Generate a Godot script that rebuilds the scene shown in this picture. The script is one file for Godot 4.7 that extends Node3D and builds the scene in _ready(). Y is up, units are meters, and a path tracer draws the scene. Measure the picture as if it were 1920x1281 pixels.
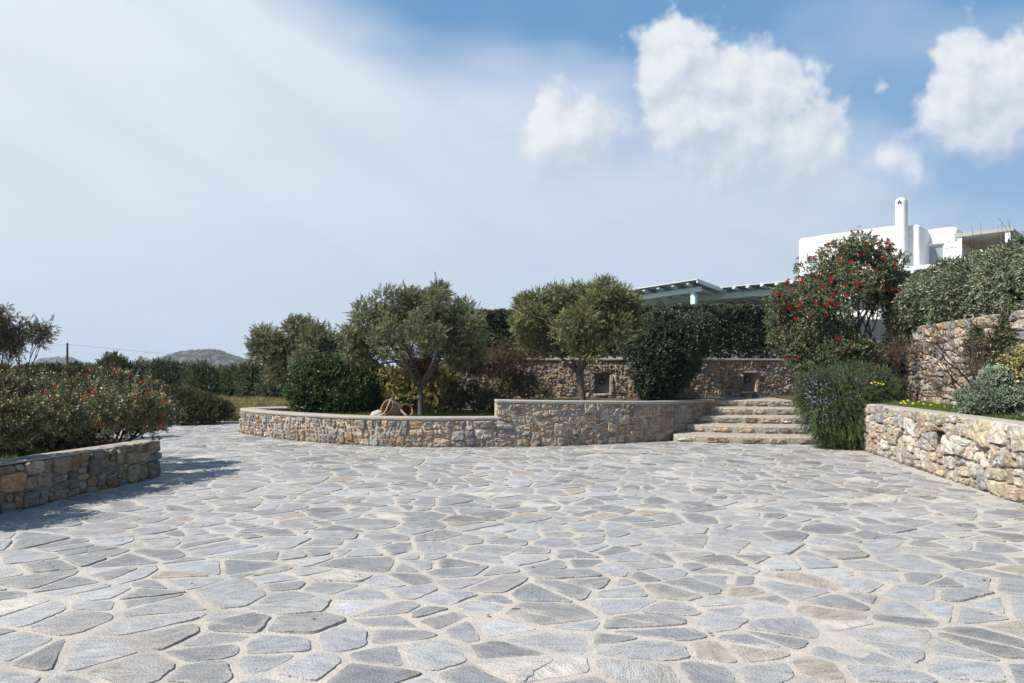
extends Node3D
# A paved forecourt with rubble stone walls, planted terraces and a white house, seen from eye height.

var rng := RandomNumberGenerator.new()
var taken := {}
var M := {}
var T := {}
var bump_noise := FastNoiseLite.new()
var tone_noise := FastNoiseLite.new()

const FOCAL := 1280.0      # pixels of a 1920 wide frame
const HORIZON := 692.0
const EYE := 1.6
const EXPOSURE := 1.4


class MB:
	var v := PackedVector3Array()
	var c := PackedColorArray()
	var uv := PackedVector2Array()
	var ix := PackedInt32Array()

	func vert(p: Vector3, col := Color.WHITE, t := Vector2.ZERO) -> int:
		v.append(p)
		c.append(col)
		uv.append(t)
		return v.size() - 1

	# a triangle whose front looks along hint
	func tri(a: int, b: int, d: int, hint: Vector3) -> void:
		if (v[b] - v[a]).cross(v[d] - v[a]).dot(hint) > 0.0:
			ix.append_array(PackedInt32Array([a, d, b]))
		else:
			ix.append_array(PackedInt32Array([a, b, d]))

	func quad(a: int, b: int, d: int, e: int, hint: Vector3) -> void:
		tri(a, b, d, hint)
		tri(a, d, e, hint)

	func flat_quad(a: Vector3, b: Vector3, d: Vector3, e: Vector3, hint: Vector3, col := Color.WHITE) -> void:
		var l: float = (b - a).length()
		var h: float = (e - a).length()
		quad(vert(a, col, Vector2(0, 0)), vert(b, col, Vector2(l, 0)), vert(d, col, Vector2(l, h)), vert(e, col, Vector2(0, h)), hint)

	func box(center: Vector3, size: Vector3, b := Basis(), col := Color.WHITE) -> void:
		var h := size / 2.0
		for axis in 3:
			for s in [-1.0, 1.0]:
				var n := Vector3.ZERO
				n[axis] = s
				var p := Vector3.ZERO
				var q := Vector3.ZERO
				p[(axis + 1) % 3] = h[(axis + 1) % 3]
				q[(axis + 2) % 3] = h[(axis + 2) % 3]
				var o: Vector3 = n * h[axis]
				flat_quad(center + b * (o - p - q), center + b * (o + p - q), center + b * (o + p + q), center + b * (o - p + q), b * n, col)

	func tube(pts: PackedVector3Array, rad: PackedFloat32Array, sides: int, col := Color.WHITE, capped := true) -> void:
		var first := v.size()
		var side := Vector3.RIGHT
		var along := 0.0
		for i in pts.size():
			var d: Vector3 = (pts[mini(i + 1, pts.size() - 1)] - pts[maxi(i - 1, 0)]).normalized()
			if absf(d.dot(side)) > 0.95:
				side = Vector3.FORWARD
			side = (side - d * d.dot(side)).normalized()
			var other := d.cross(side)
			if i > 0:
				along += pts[i].distance_to(pts[i - 1])
			for k in sides + 1:
				var a := TAU * k / sides
				vert(pts[i] + (side * cos(a) + other * sin(a)) * rad[i], col, Vector2(float(k) / sides, along))
		var row := sides + 1
		for i in pts.size() - 1:
			for k in sides:
				var p := first + i * row + k
				var mid: Vector3 = (v[p] + v[p + row + 1]) / 2.0 - (pts[i] + pts[i + 1]) / 2.0
				quad(p, p + 1, p + row + 1, p + row, mid)
		if capped:
			for e in [0, pts.size() - 1]:
				var dd: Vector3 = (pts[e] - pts[1 if e == 0 else e - 1])
				var m := vert(pts[e], col)
				for k in sides:
					tri(first + e * row + k, first + e * row + k + 1, m, dd)

	func add(o: MB, x: Transform3D, tint := Color.WHITE) -> void:
		var base := v.size()
		for i in o.v.size():
			v.append(x * o.v[i])
			c.append(o.c[i] * tint)
			uv.append(o.uv[i])
		for i in o.ix:
			ix.append(base + i)

	func commit(smooth := true) -> ArrayMesh:
		var arr := []
		arr.resize(Mesh.ARRAY_MAX)
		var n := PackedVector3Array()
		if smooth:
			n.resize(v.size())
			for i in range(0, ix.size(), 3):
				var f: Vector3 = (v[ix[i + 2]] - v[ix[i]]).cross(v[ix[i + 1]] - v[ix[i]])
				n[ix[i]] += f
				n[ix[i + 1]] += f
				n[ix[i + 2]] += f
			for i in n.size():
				n[i] = n[i].normalized() if n[i].length_squared() > 1e-20 else Vector3.UP
			arr[Mesh.ARRAY_VERTEX] = v
			arr[Mesh.ARRAY_COLOR] = c
			arr[Mesh.ARRAY_TEX_UV] = uv
			arr[Mesh.ARRAY_INDEX] = ix
		else:
			var v2 := PackedVector3Array()
			var c2 := PackedColorArray()
			var u2 := PackedVector2Array()
			for i in range(0, ix.size(), 3):
				var f: Vector3 = (v[ix[i + 2]] - v[ix[i]]).cross(v[ix[i + 1]] - v[ix[i]])
				if f.length_squared() < 1e-20:
					continue
				f = f.normalized()
				for k in 3:
					v2.append(v[ix[i + k]])
					c2.append(c[ix[i + k]])
					u2.append(uv[ix[i + k]])
					n.append(f)
			arr[Mesh.ARRAY_VERTEX] = v2
			arr[Mesh.ARRAY_COLOR] = c2
			arr[Mesh.ARRAY_TEX_UV] = u2
		arr[Mesh.ARRAY_NORMAL] = n
		var m := ArrayMesh.new()
		m.add_surface_from_arrays(Mesh.PRIMITIVE_TRIANGLES, arr)
		return m


func rnd(a: float, b: float) -> float:
	return rng.randf_range(a, b)


func rvec() -> Vector3:
	var z := rnd(-1.0, 1.0)
	var a := rnd(0.0, TAU)
	var r := sqrt(1.0 - z * z)
	return Vector3(r * cos(a), z, r * sin(a))


# the world point that is d metres in front of the lens at a place of the photograph
func at(px: float, py: float, d: float) -> Vector3:
	return Vector3((px - 960.0) / FOCAL * d, EYE - (py - HORIZON) / FOCAL * d, -d)


func numbered(called: String) -> String:
	taken[called] = int(taken.get(called, -1)) + 1
	return called if taken[called] == 0 else "%s_%03d" % [called, taken[called]]


func tag(o: Node, label: String, category := "", group := "", kind := "") -> void:
	if label:
		o.set_meta("label", label)
	if category:
		o.set_meta("category", category)
	if group:
		o.set_meta("group", group)
	if kind:
		o.set_meta("kind", kind)


func thing(called: String, label: String, category: String, where := Vector3.ZERO, group := "") -> Node3D:
	var o := Node3D.new()
	o.name = numbered(called)
	add_child(o)
	o.position = where
	tag(o, label, category, group)
	rng.seed = hash(str(o.name))
	return o


func part(called: String, mesh: Mesh, mat: Material, parent: Node, where := Vector3.ZERO) -> MeshInstance3D:
	var o := MeshInstance3D.new()
	o.name = called if parent != self else numbered(called)
	o.mesh = mesh
	o.material_override = mat
	o.position = where
	parent.add_child(o, true)
	return o


func struct(called: String, mesh: Mesh, mat: Material, label := "") -> MeshInstance3D:
	var o := part(called, mesh, mat, self)
	tag(o, label, "", "", "structure")
	return o


# ---------------------------------------------------------------- textures and materials

func tex(im: Image) -> ImageTexture:
	return ImageTexture.create_from_image(im)


func noise_image(n: int, freq: float, octaves: int, sd: int, kind := FastNoiseLite.TYPE_SIMPLEX_SMOOTH, squeeze := 1) -> Image:
	var f := FastNoiseLite.new()
	f.noise_type = kind
	f.seed = sd
	f.frequency = freq
	f.fractal_octaves = octaves
	f.fractal_type = FastNoiseLite.FRACTAL_FBM if octaves > 1 else FastNoiseLite.FRACTAL_NONE
	var im := f.get_seamless_image(n / squeeze, n, false, false, 0.15, true)
	if squeeze > 1:
		im.resize(n, n, Image.INTERPOLATE_CUBIC)
	return im


# bytes of a grey texture out of weighted layers: value = base + sum w * (layer - 0.5)
func layered(n: int, base: float, layers: Array, warm := 0.0) -> Array:
	var data := []
	for l in layers:
		var im: Image = l[0]
		im.convert(Image.FORMAT_L8)
		data.append(im.get_data())
	var out := PackedByteArray()
	out.resize(n * n * 3)
	var hgt := PackedByteArray()
	hgt.resize(n * n)
	var count := layers.size()
	for i in n * n:
		var x := base
		var h := 0.5
		for k in count:
			var q: float = float(data[k][i]) / 255.0 - 0.5
			x += q * float(layers[k][1])
			h += q * float(layers[k][2])
		var tint: float = (float(data[0][i]) / 255.0 - 0.5) * warm
		out[i * 3] = int(clampf(x + tint, 0.0, 1.0) * 255.0)
		out[i * 3 + 1] = int(clampf(x, 0.0, 1.0) * 255.0)
		out[i * 3 + 2] = int(clampf(x - tint, 0.0, 1.0) * 255.0)
		hgt[i] = int(clampf(h, 0.0, 1.0) * 255.0)
	var col := Image.create_from_data(n, n, false, Image.FORMAT_RGB8, out)
	var him := Image.create_from_data(n, n, false, Image.FORMAT_L8, hgt)
	him.convert(Image.FORMAT_RGBA8)
	him.bump_map_to_normal_map(3.0)
	return [tex(col), tex(him)]


func mat(called: String, albedo: Color, rough: float, maps := [], scale := 1.0, normal := 1.0, triplanar := true) -> StandardMaterial3D:
	var m := StandardMaterial3D.new()
	m.resource_name = called
	m.albedo_color = albedo.linear_to_srgb()
	m.roughness = rough
	m.metallic_specular = 0.35
	m.vertex_color_use_as_albedo = true
	if maps.size():
		m.albedo_texture = maps[0]
		m.normal_enabled = true
		m.normal_texture = maps[1]
		m.normal_scale = normal
		m.uv1_scale = Vector3.ONE * scale
		if triplanar:
			m.uv1_triplanar = true
			m.uv1_world_triplanar = true
	M[called] = m
	return m


func leaf_mat(called: String, rough: float, through: float, spec := 0.5) -> StandardMaterial3D:
	var m := mat(called, Color.WHITE, rough)
	m.metallic_specular = spec
	m.cull_mode = BaseMaterial3D.CULL_DISABLED
	m.backlight_enabled = true
	m.backlight = Color(through, through, through * 0.6)
	return m


func make_materials() -> void:
	var fine := noise_image(512, 0.09, 4, 1)
	var coarse := noise_image(512, 0.012, 3, 2)
	var streak := noise_image(512, 0.035, 4, 3, FastNoiseLite.TYPE_SIMPLEX_SMOOTH, 8)
	var streak_fine := noise_image(512, 0.12, 3, 4, FastNoiseLite.TYPE_SIMPLEX_SMOOTH, 8)
	var speck := noise_image(512, 0.25, 1, 5)
	var grain := noise_image(512, 0.10, 2, 7)
	var cells := noise_image(512, 0.03, 2, 6, FastNoiseLite.TYPE_CELLULAR)
	T.schist = layered(512, 0.94, [[coarse, 0.22, 0.12], [streak, 0.12, 0.25], [streak_fine, 0.20, 0.4], [grain, 0.34, 0.6]], 0.02)
	T.rock = layered(512, 0.88, [[coarse, 0.34, 0.8], [fine, 0.50, 0.9], [cells, 0.26, 0.9], [speck, 0.20, 0.3]], 0.12)
	T.mortar = layered(512, 0.94, [[coarse, 0.12, 0.3], [fine, 0.16, 0.7], [speck, 0.16, 0.4]], 0.05)
	T.plaster = layered(256, 0.95, [[noise_image(256, 0.02, 3, 11), 0.05, 0.5], [noise_image(256, 0.15, 2, 12), 0.03, 0.12]], 0.0)
	T.bark = layered(256, 0.75, [[noise_image(256, 0.03, 3, 13, FastNoiseLite.TYPE_SIMPLEX_SMOOTH, 4), 0.5, 0.9], [noise_image(256, 0.2, 1, 14), 0.2, 0.2]], 0.06)
	T.soil = layered(512, 0.72, [[noise_image(512, 0.008, 4, 15), 0.5, 0.2], [fine, 0.4, 0.8], [speck, 0.25, 0.5]], 0.2)
	mat("flagstone", Color.WHITE, 0.6, T.schist, 1.0, 1.3, false).metallic_specular = 0.5
	mat("rubble", Color.WHITE, 0.85, T.rock, 1.7, 2.2)
	mat("bedding_mortar", Color(0.455, 0.428, 0.395), 0.95, T.mortar, 0.9, 0.8)
	mat("wall_mortar", Color(0.40, 0.35, 0.29), 0.95, T.mortar, 1.4, 1.2)
	mat("tread_mortar", Color(0.46, 0.415, 0.35), 0.95, T.rock, 1.6, 1.0)
	mat("coping", Color(0.40, 0.375, 0.34), 0.92, T.mortar, 1.1, 1.2)
	mat("plaster", Color(0.76, 0.775, 0.80), 0.8, T.plaster, 0.6, 0.8)
	mat("bark", Color.WHITE, 0.9, T.bark, 5.0, 1.4)
	mat("soil", Color.WHITE, 0.95, T.soil, 0.5, 1.2)
	mat("paint", Color.WHITE, 0.5, T.plaster, 2.0, 0.25)
	mat("terracotta", Color.WHITE, 0.8, T.rock, 5.0, 0.5)
	mat("iron", Color.WHITE, 0.6)
	mat("dark_iron", Color(0.05, 0.05, 0.05), 0.6)
	mat("hillside", Color.WHITE, 0.95)
	var g := mat("window_glass", Color(0.22, 0.27, 0.34), 0.12)
	g.metallic_specular = 0.7
	leaf_mat("dull_leaf", 0.55, 0.5, 0.45)
	leaf_mat("glossy_leaf", 0.42, 0.3, 0.5)
	leaf_mat("grey_leaf", 0.75, 0.30, 0.3)
	leaf_mat("petal", 0.6, 0.30, 0.3)
	leaf_mat("grass_blade", 0.6, 0.40, 0.35)


# ---------------------------------------------------------------- polygons

func area(p: PackedVector2Array) -> float:
	var a := 0.0
	for i in p.size():
		a += p[i].cross(p[(i + 1) % p.size()])
	return absf(a) / 2.0


func middle(p: PackedVector2Array) -> Vector2:
	var m := Vector2.ZERO
	for q in p:
		m += q
	return m / maxf(p.size(), 1)


func clip(p: PackedVector2Array, n: Vector2, d: float) -> PackedVector2Array:
	var out := PackedVector2Array()
	var count := p.size()
	for i in count:
		var a := p[i]
		var b := p[(i + 1) % count]
		var da := n.dot(a) - d
		var db := n.dot(b) - d
		if da <= 0.0:
			out.append(a)
		if (da < 0.0 and db > 0.0) or (da > 0.0 and db < 0.0):
			out.append(a.lerp(b, da / (da - db)))
	return out


func rect_poly(r: Rect2) -> PackedVector2Array:
	return PackedVector2Array([r.position, r.position + Vector2(r.size.x, 0), r.end, r.position + Vector2(0, r.size.y)])


func voronoi(r: Rect2, s: float, drop := 0.0, loose := 0.42, stagger := false) -> Array:
	var nx := maxi(1, roundi(r.size.x / s))
	var ny := maxi(1, roundi(r.size.y / s))
	var step := Vector2(r.size.x / nx, r.size.y / ny)
	var sites := {}
	for j in ny:
		for i in nx:
			if drop > 0.0 and rng.randf() < drop:
				continue
			sites[Vector2i(i, j)] = r.position + Vector2((i + (0.5 if not stagger else [0.25, 0.75][j % 2]) + rnd(-loose, loose)) * step.x, (j + 0.5 + rnd(-loose, loose)) * step.y)
	var out := []
	for k in sites:
		var p := rect_poly(r)
		var reach := 2 if drop == 0.0 else 4
		for dj in range(-reach, reach + 1):
			for di in range(-reach, reach + 1):
				var o: Vector2i = k + Vector2i(di, dj)
				if o != k and sites.has(o):
					var n: Vector2 = sites[o] - sites[k]
					p = clip(p, n, n.dot((sites[o] + sites[k]) / 2.0))
		if p.size() > 2:
			out.append(p)
	return out


# cuts a convex polygon into pieces of uneven size
func split(p: PackedVector2Array, out: Array, small: float, large: float, tilt: float, square: bool) -> void:
	var a := area(p)
	if a < small * 0.3 or p.size() < 3:
		if p.size() > 2:
			out.append(p)
		return
	if a < small * pow(large / small, pow(rng.randf(), 1.0)) * 1.25:
		out.append(p)
		return
	var m := middle(p)
	var best := Vector2.RIGHT
	var ext := -1.0
	var ratio := 1.0
	for k in (2 if square else 8):
		var d := Vector2.from_angle(PI * k / (2 if square else 8))
		var lo := 1e9
		var hi := -1e9
		for q in p:
			lo = minf(lo, d.dot(q))
			hi = maxf(hi, d.dot(q))
		var e := (hi - lo) * (1.0 if not square or k == 0 else 1.25)
		if e > ext:
			ext = e
			best = d
	var n := best.rotated(rnd(-tilt, tilt))
	var w := n.dot(m) + rnd(-0.16, 0.16) * ext
	split(clip(p, n, w), out, small, large, tilt, square)
	split(clip(p, -n, -w), out, small, large, tilt, square)


# the polygon drawn in by a joint, its corners taken off and its edge broken up
func worn(p: PackedVector2Array, gap: float, corner: float, step: float, rough: float, least: int, most: int) -> PackedVector2Array:
	var m := middle(p)
	var q := p
	for i in p.size():
		var e := p[(i + 1) % p.size()] - p[i]
		if e.length() < 1e-4:
			continue
		var n := Vector2(e.y, -e.x).normalized()
		if n.dot(m - p[i]) > 0.0:
			n = -n
		q = clip(q, n, n.dot(p[i]) - gap * rnd(0.55, 1.6))
		if q.size() < 3:
			return PackedVector2Array()
	var r := PackedVector2Array()
	for i in q.size():
		var a := q[i]
		var b := q[(i + 1) % q.size()]
		var l := a.distance_to(b)
		var f := minf(0.35, corner * rnd(0.5, 1.5) / maxf(l, 1e-4))
		r.append(a.lerp(b, f))
		r.append(b.lerp(a, f))
	var total := 0.0
	for i in r.size():
		total += r[i].distance_to(r[(i + 1) % r.size()])
	var count := clampi(roundi(total / step), least, most)
	var out := PackedVector2Array()
	var i := 0
	var gone := 0.0
	for k in count:
		var want := total * k / count
		while i < r.size() - 1 and gone + r[i].distance_to(r[(i + 1) % r.size()]) < want:
			gone += r[i].distance_to(r[(i + 1) % r.size()])
			i += 1
		var l := r[i].distance_to(r[(i + 1) % r.size()])
		var s := r[i].lerp(r[(i + 1) % r.size()], (want - gone) / maxf(l, 1e-5))
		out.append(s + (s - middle(r)).normalized() * rnd(-rough, rough))
	return out


# evenly spaced points of a smooth line through the given (x, z) places
func smooth_path(pts: Array, step: float) -> PackedVector2Array:
	var dense := PackedVector2Array()
	for i in pts.size() - 1:
		var a: Vector2 = pts[maxi(i - 1, 0)]
		var b: Vector2 = pts[i]
		var c: Vector2 = pts[i + 1]
		var d: Vector2 = pts[mini(i + 2, pts.size() - 1)]
		for k in 16:
			dense.append(b.cubic_interpolate(c, a, d, k / 16.0))
	dense.append(pts[-1])
	var out := PackedVector2Array([dense[0]])
	var left := step
	for i in dense.size() - 1:
		var a := dense[i]
		var l := a.distance_to(dense[i + 1])
		while l >= left:
			a = a.move_toward(dense[i + 1], left)
			l -= left
			left = step
			out.append(a)
		left -= l
	return out


# ---------------------------------------------------------------- masonry

# how far along a wall the line of sight through a column of the photograph meets it
func along_at(f: Face, px: float) -> float:
	var best := 0.0
	var miss := 1e9
	for i in 400:
		var u := f.length() * i / 399.0
		var p := f.place(u, 0.0, 0.0)
		var e := absf(p.x / -p.z - (px - 960.0) / FOCAL)
		if e < miss:
			miss = e
			best = u
	return best


class Face:
	var p: PackedVector2Array
	var step: float
	var side: float
	var low: float
	var h0: float
	var h1: float

	func length() -> float:
		return step * (p.size() - 1)

	func height(u: float) -> float:
		return lerpf(h0, h1, clampf(u / length(), 0.0, 1.0))

	func normal(u: float) -> Vector2:
		var i := clampi(int(u / step), 0, p.size() - 2)
		var a: Vector2 = p[mini(i + 1, p.size() - 1)] - p[maxi(i - 1, 0)]
		var b: Vector2 = p[mini(i + 2, p.size() - 1)] - p[i]
		var d := a.normalized().lerp(b.normalized(), clampf(u / step - i, 0.0, 1.0)).normalized()
		return Vector2(-d.y, d.x) * side

	func place(u: float, v: float, out: float) -> Vector3:
		var i := clampi(int(u / step), 0, p.size() - 2)
		var q: Vector2 = p[i].lerp(p[i + 1], u / step - i) + normal(u) * out
		return Vector3(q.x, low + v, q.y)


func face(pts: Array, side: float, low: float, h0: float, h1: float, step := 0.12) -> Face:
	var f := Face.new()
	f.p = smooth_path(pts, step)
	f.step = step
	f.side = side
	f.low = low
	f.h0 = h0
	f.h1 = h1
	return f


func stone_tone(palette: Array) -> Color:
	var k: Array = palette[rng.randi() % palette.size()]
	var f := rnd(0.68, 1.25)
	return Color(k[0] * f * rnd(0.95, 1.06), k[1] * f, k[2] * f * rnd(0.93, 1.07))


# one rubble stone: an outline on the face of a wall, raised into an uneven block
func stone_mesh(f: Face, poly: PackedVector2Array, rel: float, proud: float, tone: Color, tone2: Color) -> ArrayMesh:
	var mb := MB.new()
	var m := middle(poly)
	var tilt := Vector2(rnd(-0.18, 0.18), rnd(-0.15, 0.2))
	var count := poly.size()
	var rings := [[1.02, -0.03], [1.0, 0.42], [0.93, 0.86], [0.6, 1.0]]
	for r in rings:
		for q in poly:
			var s: Vector2 = m + (q - m) * float(r[0])
			var d: float = float(r[1]) * proud + (0.0 if r[1] < 0.0 else (s - m).dot(tilt) + bump_noise.get_noise_2d(s.x * 9.0 + m.x * 31.0, s.y * 9.0 + m.y * 17.0) * 0.036 * float(r[1]))
			var w := f.place(s.x, s.y * rel, maxf(d, -0.03))
			var k := clampf(tone_noise.get_noise_3dv(w * 5.0) * 1.1 + 0.35, 0.0, 1.0)
			mb.vert(w, tone.lerp(tone2, k))
	var wm := f.place(m.x, m.y * rel, proud * 1.02 + rnd(-0.004, 0.006))
	var top := mb.vert(wm, tone)
	var nn := f.normal(m.x)
	var out := Vector3(nn.x, 0, nn.y)
	var mid := f.place(m.x, m.y * rel, -0.02)
	for r in rings.size() - 1:
		for i in count:
			var a := r * count + i
			var b := r * count + (i + 1) % count
			mb.quad(a, b, b + count, a + count, (mb.v[a] + mb.v[b]) / 2.0 - mid + out * 0.02)
	for i in count:
		mb.tri((rings.size() - 1) * count + i, (rings.size() - 1) * count + (i + 1) % count, top, out)
	return mb.commit(false)


# fills parts of a wall's face with rubble: each stone a part, the smallest beyond the limit one mass
func rubble(parent: Node, f: Face, areas: Array, small: float, large: float, palette: Array, limit := 300, called := "stone", joint := 0.010, proud := 0.042, stretch := 1.2, corner := 0.02) -> void:
	var pieces := []
	for r in areas:
		var rect: Rect2 = r
		for cell in voronoi(Rect2(rect.position.x / stretch, rect.position.y, rect.size.x / stretch, rect.size.y), sqrt(large) * 1.5, 0.0, 0.17, true):
			var wide := PackedVector2Array()
			for q in cell:
				wide.append(Vector2(q.x * stretch, q.y))
			split(wide, pieces, small, large, 0.13, true)
	var made := []
	for p in pieces:
		var q := worn(p, joint, corner, 0.032, 0.007, 10, 22)
		if q.size() < 5 or area(q) < 0.0012:
			continue
		var m := middle(q)
		var d := Vector3(0, EYE, 0).distance_to(f.place(m.x, m.y, 0))
		made.append([area(q) / (d * d), q])
	made.sort_custom(func(a, b): return a[0] > b[0])
	var rest := MB.new()
	for i in made.size():
		var q: PackedVector2Array = made[i][1]
		var m := middle(q)
		var tone := stone_tone(palette)
		var tone2 := tone.lerp(stone_tone(palette), 0.7)
		var mesh := stone_mesh(f, q, 1.0, proud * rnd(0.6, 1.35) * clampf(sqrt(area(q)) / 0.17, 0.6, 1.25), tone, tone2)
		if i < limit:
			part(called, mesh, M.rubble, parent)
		else:
			var arr := mesh.surface_get_arrays(0)
			var b := rest.v.size()
			rest.v.append_array(arr[Mesh.ARRAY_VERTEX])
			rest.c.append_array(arr[Mesh.ARRAY_COLOR])
			rest.uv.append_array(arr[Mesh.ARRAY_TEX_UV])
			for k in (arr[Mesh.ARRAY_VERTEX] as PackedVector3Array).size():
				rest.ix.append(b + k)
	if rest.v.size():
		tag(part("small_stones", rest.commit(false), M.rubble, parent), "", "", "", "stuff")


# the mortar body behind the stones, from u0 to u1 and v0 to v1 of the face
func core(f: Face, thick: float, cols: Array, front := 0.006) -> MB:
	var mb := MB.new()
	for col in cols:
		var u0: float = col[0]
		var u1: float = col[1]
		var n := maxi(1, ceili((u1 - u0) / 0.2))
		var ring := []
		for i in n + 1:
			var u := lerpf(u0, u1, float(i) / n)
			var lo: float = col[2]
			var hi: float = col[3] if col.size() > 3 and col[3] > 0.0 else f.height(u) - 0.07
			ring.append([mb.vert(f.place(u, lo, front)), mb.vert(f.place(u, hi, front)), mb.vert(f.place(u, hi, -thick)), mb.vert(f.place(u, lo, -thick))])
		for i in n:
			for k in 4:
				var a: int = ring[i][k]
				var b: int = ring[i + 1][k]
				var c: int = ring[i + 1][(k + 1) % 4]
				var d: int = ring[i][(k + 1) % 4]
				var mid := Vector3.ZERO
				for j in 4:
					mid += mb.v[ring[i][j]] / 4.0
				mb.quad(a, b, c, d, (mb.v[a] + mb.v[d]) / 2.0 - mid)
		for e in [0, n]:
			var dir: Vector3 = mb.v[ring[e][0]] - mb.v[ring[1 if e == 0 else n - 1][0]]
			mb.quad(ring[e][0], ring[e][1], ring[e][2], ring[e][3], dir)
	return mb


# the rough mortar cap that runs along the top of a wall
func coping(f: Face, thick: float, high: float, over: float, wobble := 0.006, u0 := 0.0, u1 := -1.0) -> MB:
	var mb := MB.new()
	if u1 < 0.0:
		u1 = f.length()
	var n := maxi(2, ceili((u1 - u0) / 0.09))
	var rows := []
	for i in n + 1:
		var u := lerpf(u0, u1, float(i) / n)
		var h := f.height(u)
		var j := func() -> float: return rnd(-wobble, wobble)
		var o: float = over + j.call()
		var row := []
		for q in [[h - high + j.call() * 1.5, o - 0.03], [h - high * 0.85, o], [h - 0.012, o], [h - 0.002 + j.call() * 0.5, o - 0.013], [h + j.call() * 0.6, -thick * 0.45], [h - 0.004, -thick - over + 0.02], [h - 0.03, -thick - over], [h - high, -thick - over]]:
			row.append(mb.vert(f.place(u, q[0], q[1])))
		rows.append(row)
	for i in n:
		var mid := Vector3.ZERO
		for k in 8:
			mid += mb.v[rows[i][k]] / 8.0
		for k in 8:
			mb.quad(rows[i][k], rows[i + 1][k], rows[i + 1][(k + 1) % 8], rows[i][(k + 1) % 8], (mb.v[rows[i][k]] + mb.v[rows[i][(k + 1) % 8]]) / 2.0 - mid)
	for e in [0, n]:
		var dir: Vector3 = mb.v[rows[e][0]] - mb.v[rows[1 if e == 0 else n - 1][0]]
		for k in range(1, 7):
			mb.tri(rows[e][0], rows[e][k], rows[e][k + 1], dir)
	return mb


# ground inside walls: a polygon of (x, z) filled at one height
func bed(called: String, outline: Array, top: float, depth: float, tone: Color, m: Material, label: String) -> void:
	var p := PackedVector2Array(outline)
	var mb := MB.new()
	var ids := Geometry2D.triangulate_polygon(p)
	var first := mb.v.size()
	for q in p:
		mb.vert(Vector3(q.x, top, q.y), tone)
	for i in range(0, ids.size(), 3):
		mb.tri(first + ids[i], first + ids[i + 1], first + ids[i + 2], Vector3.UP)
	var mid := middle(p)
	for i in p.size():
		var a := p[i]
		var b := p[(i + 1) % p.size()]
		var o := (a + b) / 2.0 - mid
		mb.flat_quad(Vector3(a.x, top, a.y), Vector3(b.x, top, b.y), Vector3(b.x, top - depth, b.y), Vector3(a.x, top - depth, a.y), Vector3(o.x, 0, o.y), tone)
	struct(called, mb.commit(false), m, label)


# ---------------------------------------------------------------- plants

# one folded leaf blade
func blade(mb: MB, base: Vector3, dir: Vector3, up: Vector3, l: float, w: float, col: Color, fold := 0.25, widest := 0.45) -> void:
	var side := dir.cross(up).normalized()
	var lift := side.cross(dir).normalized() * w * fold
	var a := mb.vert(base, col)
	var b := mb.vert(base + dir * l * widest + side * w / 2.0 + lift, col)
	var c := mb.vert(base + dir * l - lift * 0.6, col)
	var d := mb.vert(base + dir * l * widest - side * w / 2.0 + lift, col)
	mb.tri(a, b, c, lift)
	mb.tri(a, c, d, lift)


# a twig with leaves set round it in a spiral, growing along +y
func spray(n: int, length: float, leaf: float, width: float, open0: float, open1: float, stem: Color, seed_: int, tip := 0.0, widest := 0.45) -> ArrayMesh:
	rng.seed = seed_
	var mb := MB.new()
	for i in n:
		var t := (i + rnd(0.1, 0.9)) / n
		var a := i * 2.4 + rnd(-0.5, 0.5)
		var o := lerpf(open0, open1, t) * rnd(0.75, 1.25)
		var d := Vector3(cos(a) * sin(o), cos(o), sin(a) * sin(o))
		var g := rnd(0.7, 1.25)
		var col := Color(g * (1.0 + tip * t), g * (1.0 + tip * 0.8 * t), g * (1.0 - tip * 0.3 * t))
		var up := Vector3.UP if absf(d.y) < 0.9 else Vector3(cos(a + 1.5), 0.2, sin(a + 1.5))
		blade(mb, Vector3(rnd(-0.006, 0.006), t * length, rnd(-0.006, 0.006)), d, (up + rvec() * 0.5).normalized(), leaf * rnd(0.75, 1.2), width * rnd(0.8, 1.2), col, 0.25, widest)
	if stem.a > 0.0:
		mb.tube(PackedVector3Array([Vector3.ZERO, Vector3(0, length, 0)]), PackedFloat32Array([0.004, 0.0015]), 3, stem, false)
	return mb.commit(false)


func basis_along(y: Vector3, roll: float, s: float) -> Basis:
	var x := y.cross(Vector3(0.31, 0.2, 0.93)).normalized()
	return Basis(x, y, x.cross(y)).rotated(y, roll).scaled(Vector3.ONE * s)


func multi(parent: Node, called: String, mesh: Mesh, m: Material, where: Array, tint: Array) -> MultiMeshInstance3D:
	var mm := MultiMesh.new()
	mm.transform_format = MultiMesh.TRANSFORM_3D
	mm.use_colors = true
	mm.mesh = mesh
	mm.instance_count = where.size()
	for i in where.size():
		mm.set_instance_transform(i, where[i])
		mm.set_instance_color(i, tint[i])
	var o := MultiMeshInstance3D.new()
	o.name = called if parent != self else numbered(called)
	o.multimesh = mm
	o.material_override = m
	parent.add_child(o, true)
	tag(o, "", "", "", "stuff")
	return o


# lobes given by their place in the photograph [px, py, radius in px, metres nearer or farther], relative to the plant's base
func lobes_px(list: Array, d: float, base: Vector3, deep := 1.0) -> Array:
	var out := []
	for l in list:
		var dd: float = d + (float(l[3]) if l.size() > 3 else 0.0)
		var r: float = float(l[2]) / FOCAL * dd
		out.append([at(l[0], l[1], dd) - base, Vector3(r, r * (float(l[4]) if l.size() > 4 else 0.9), r * deep)])
	return out


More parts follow.
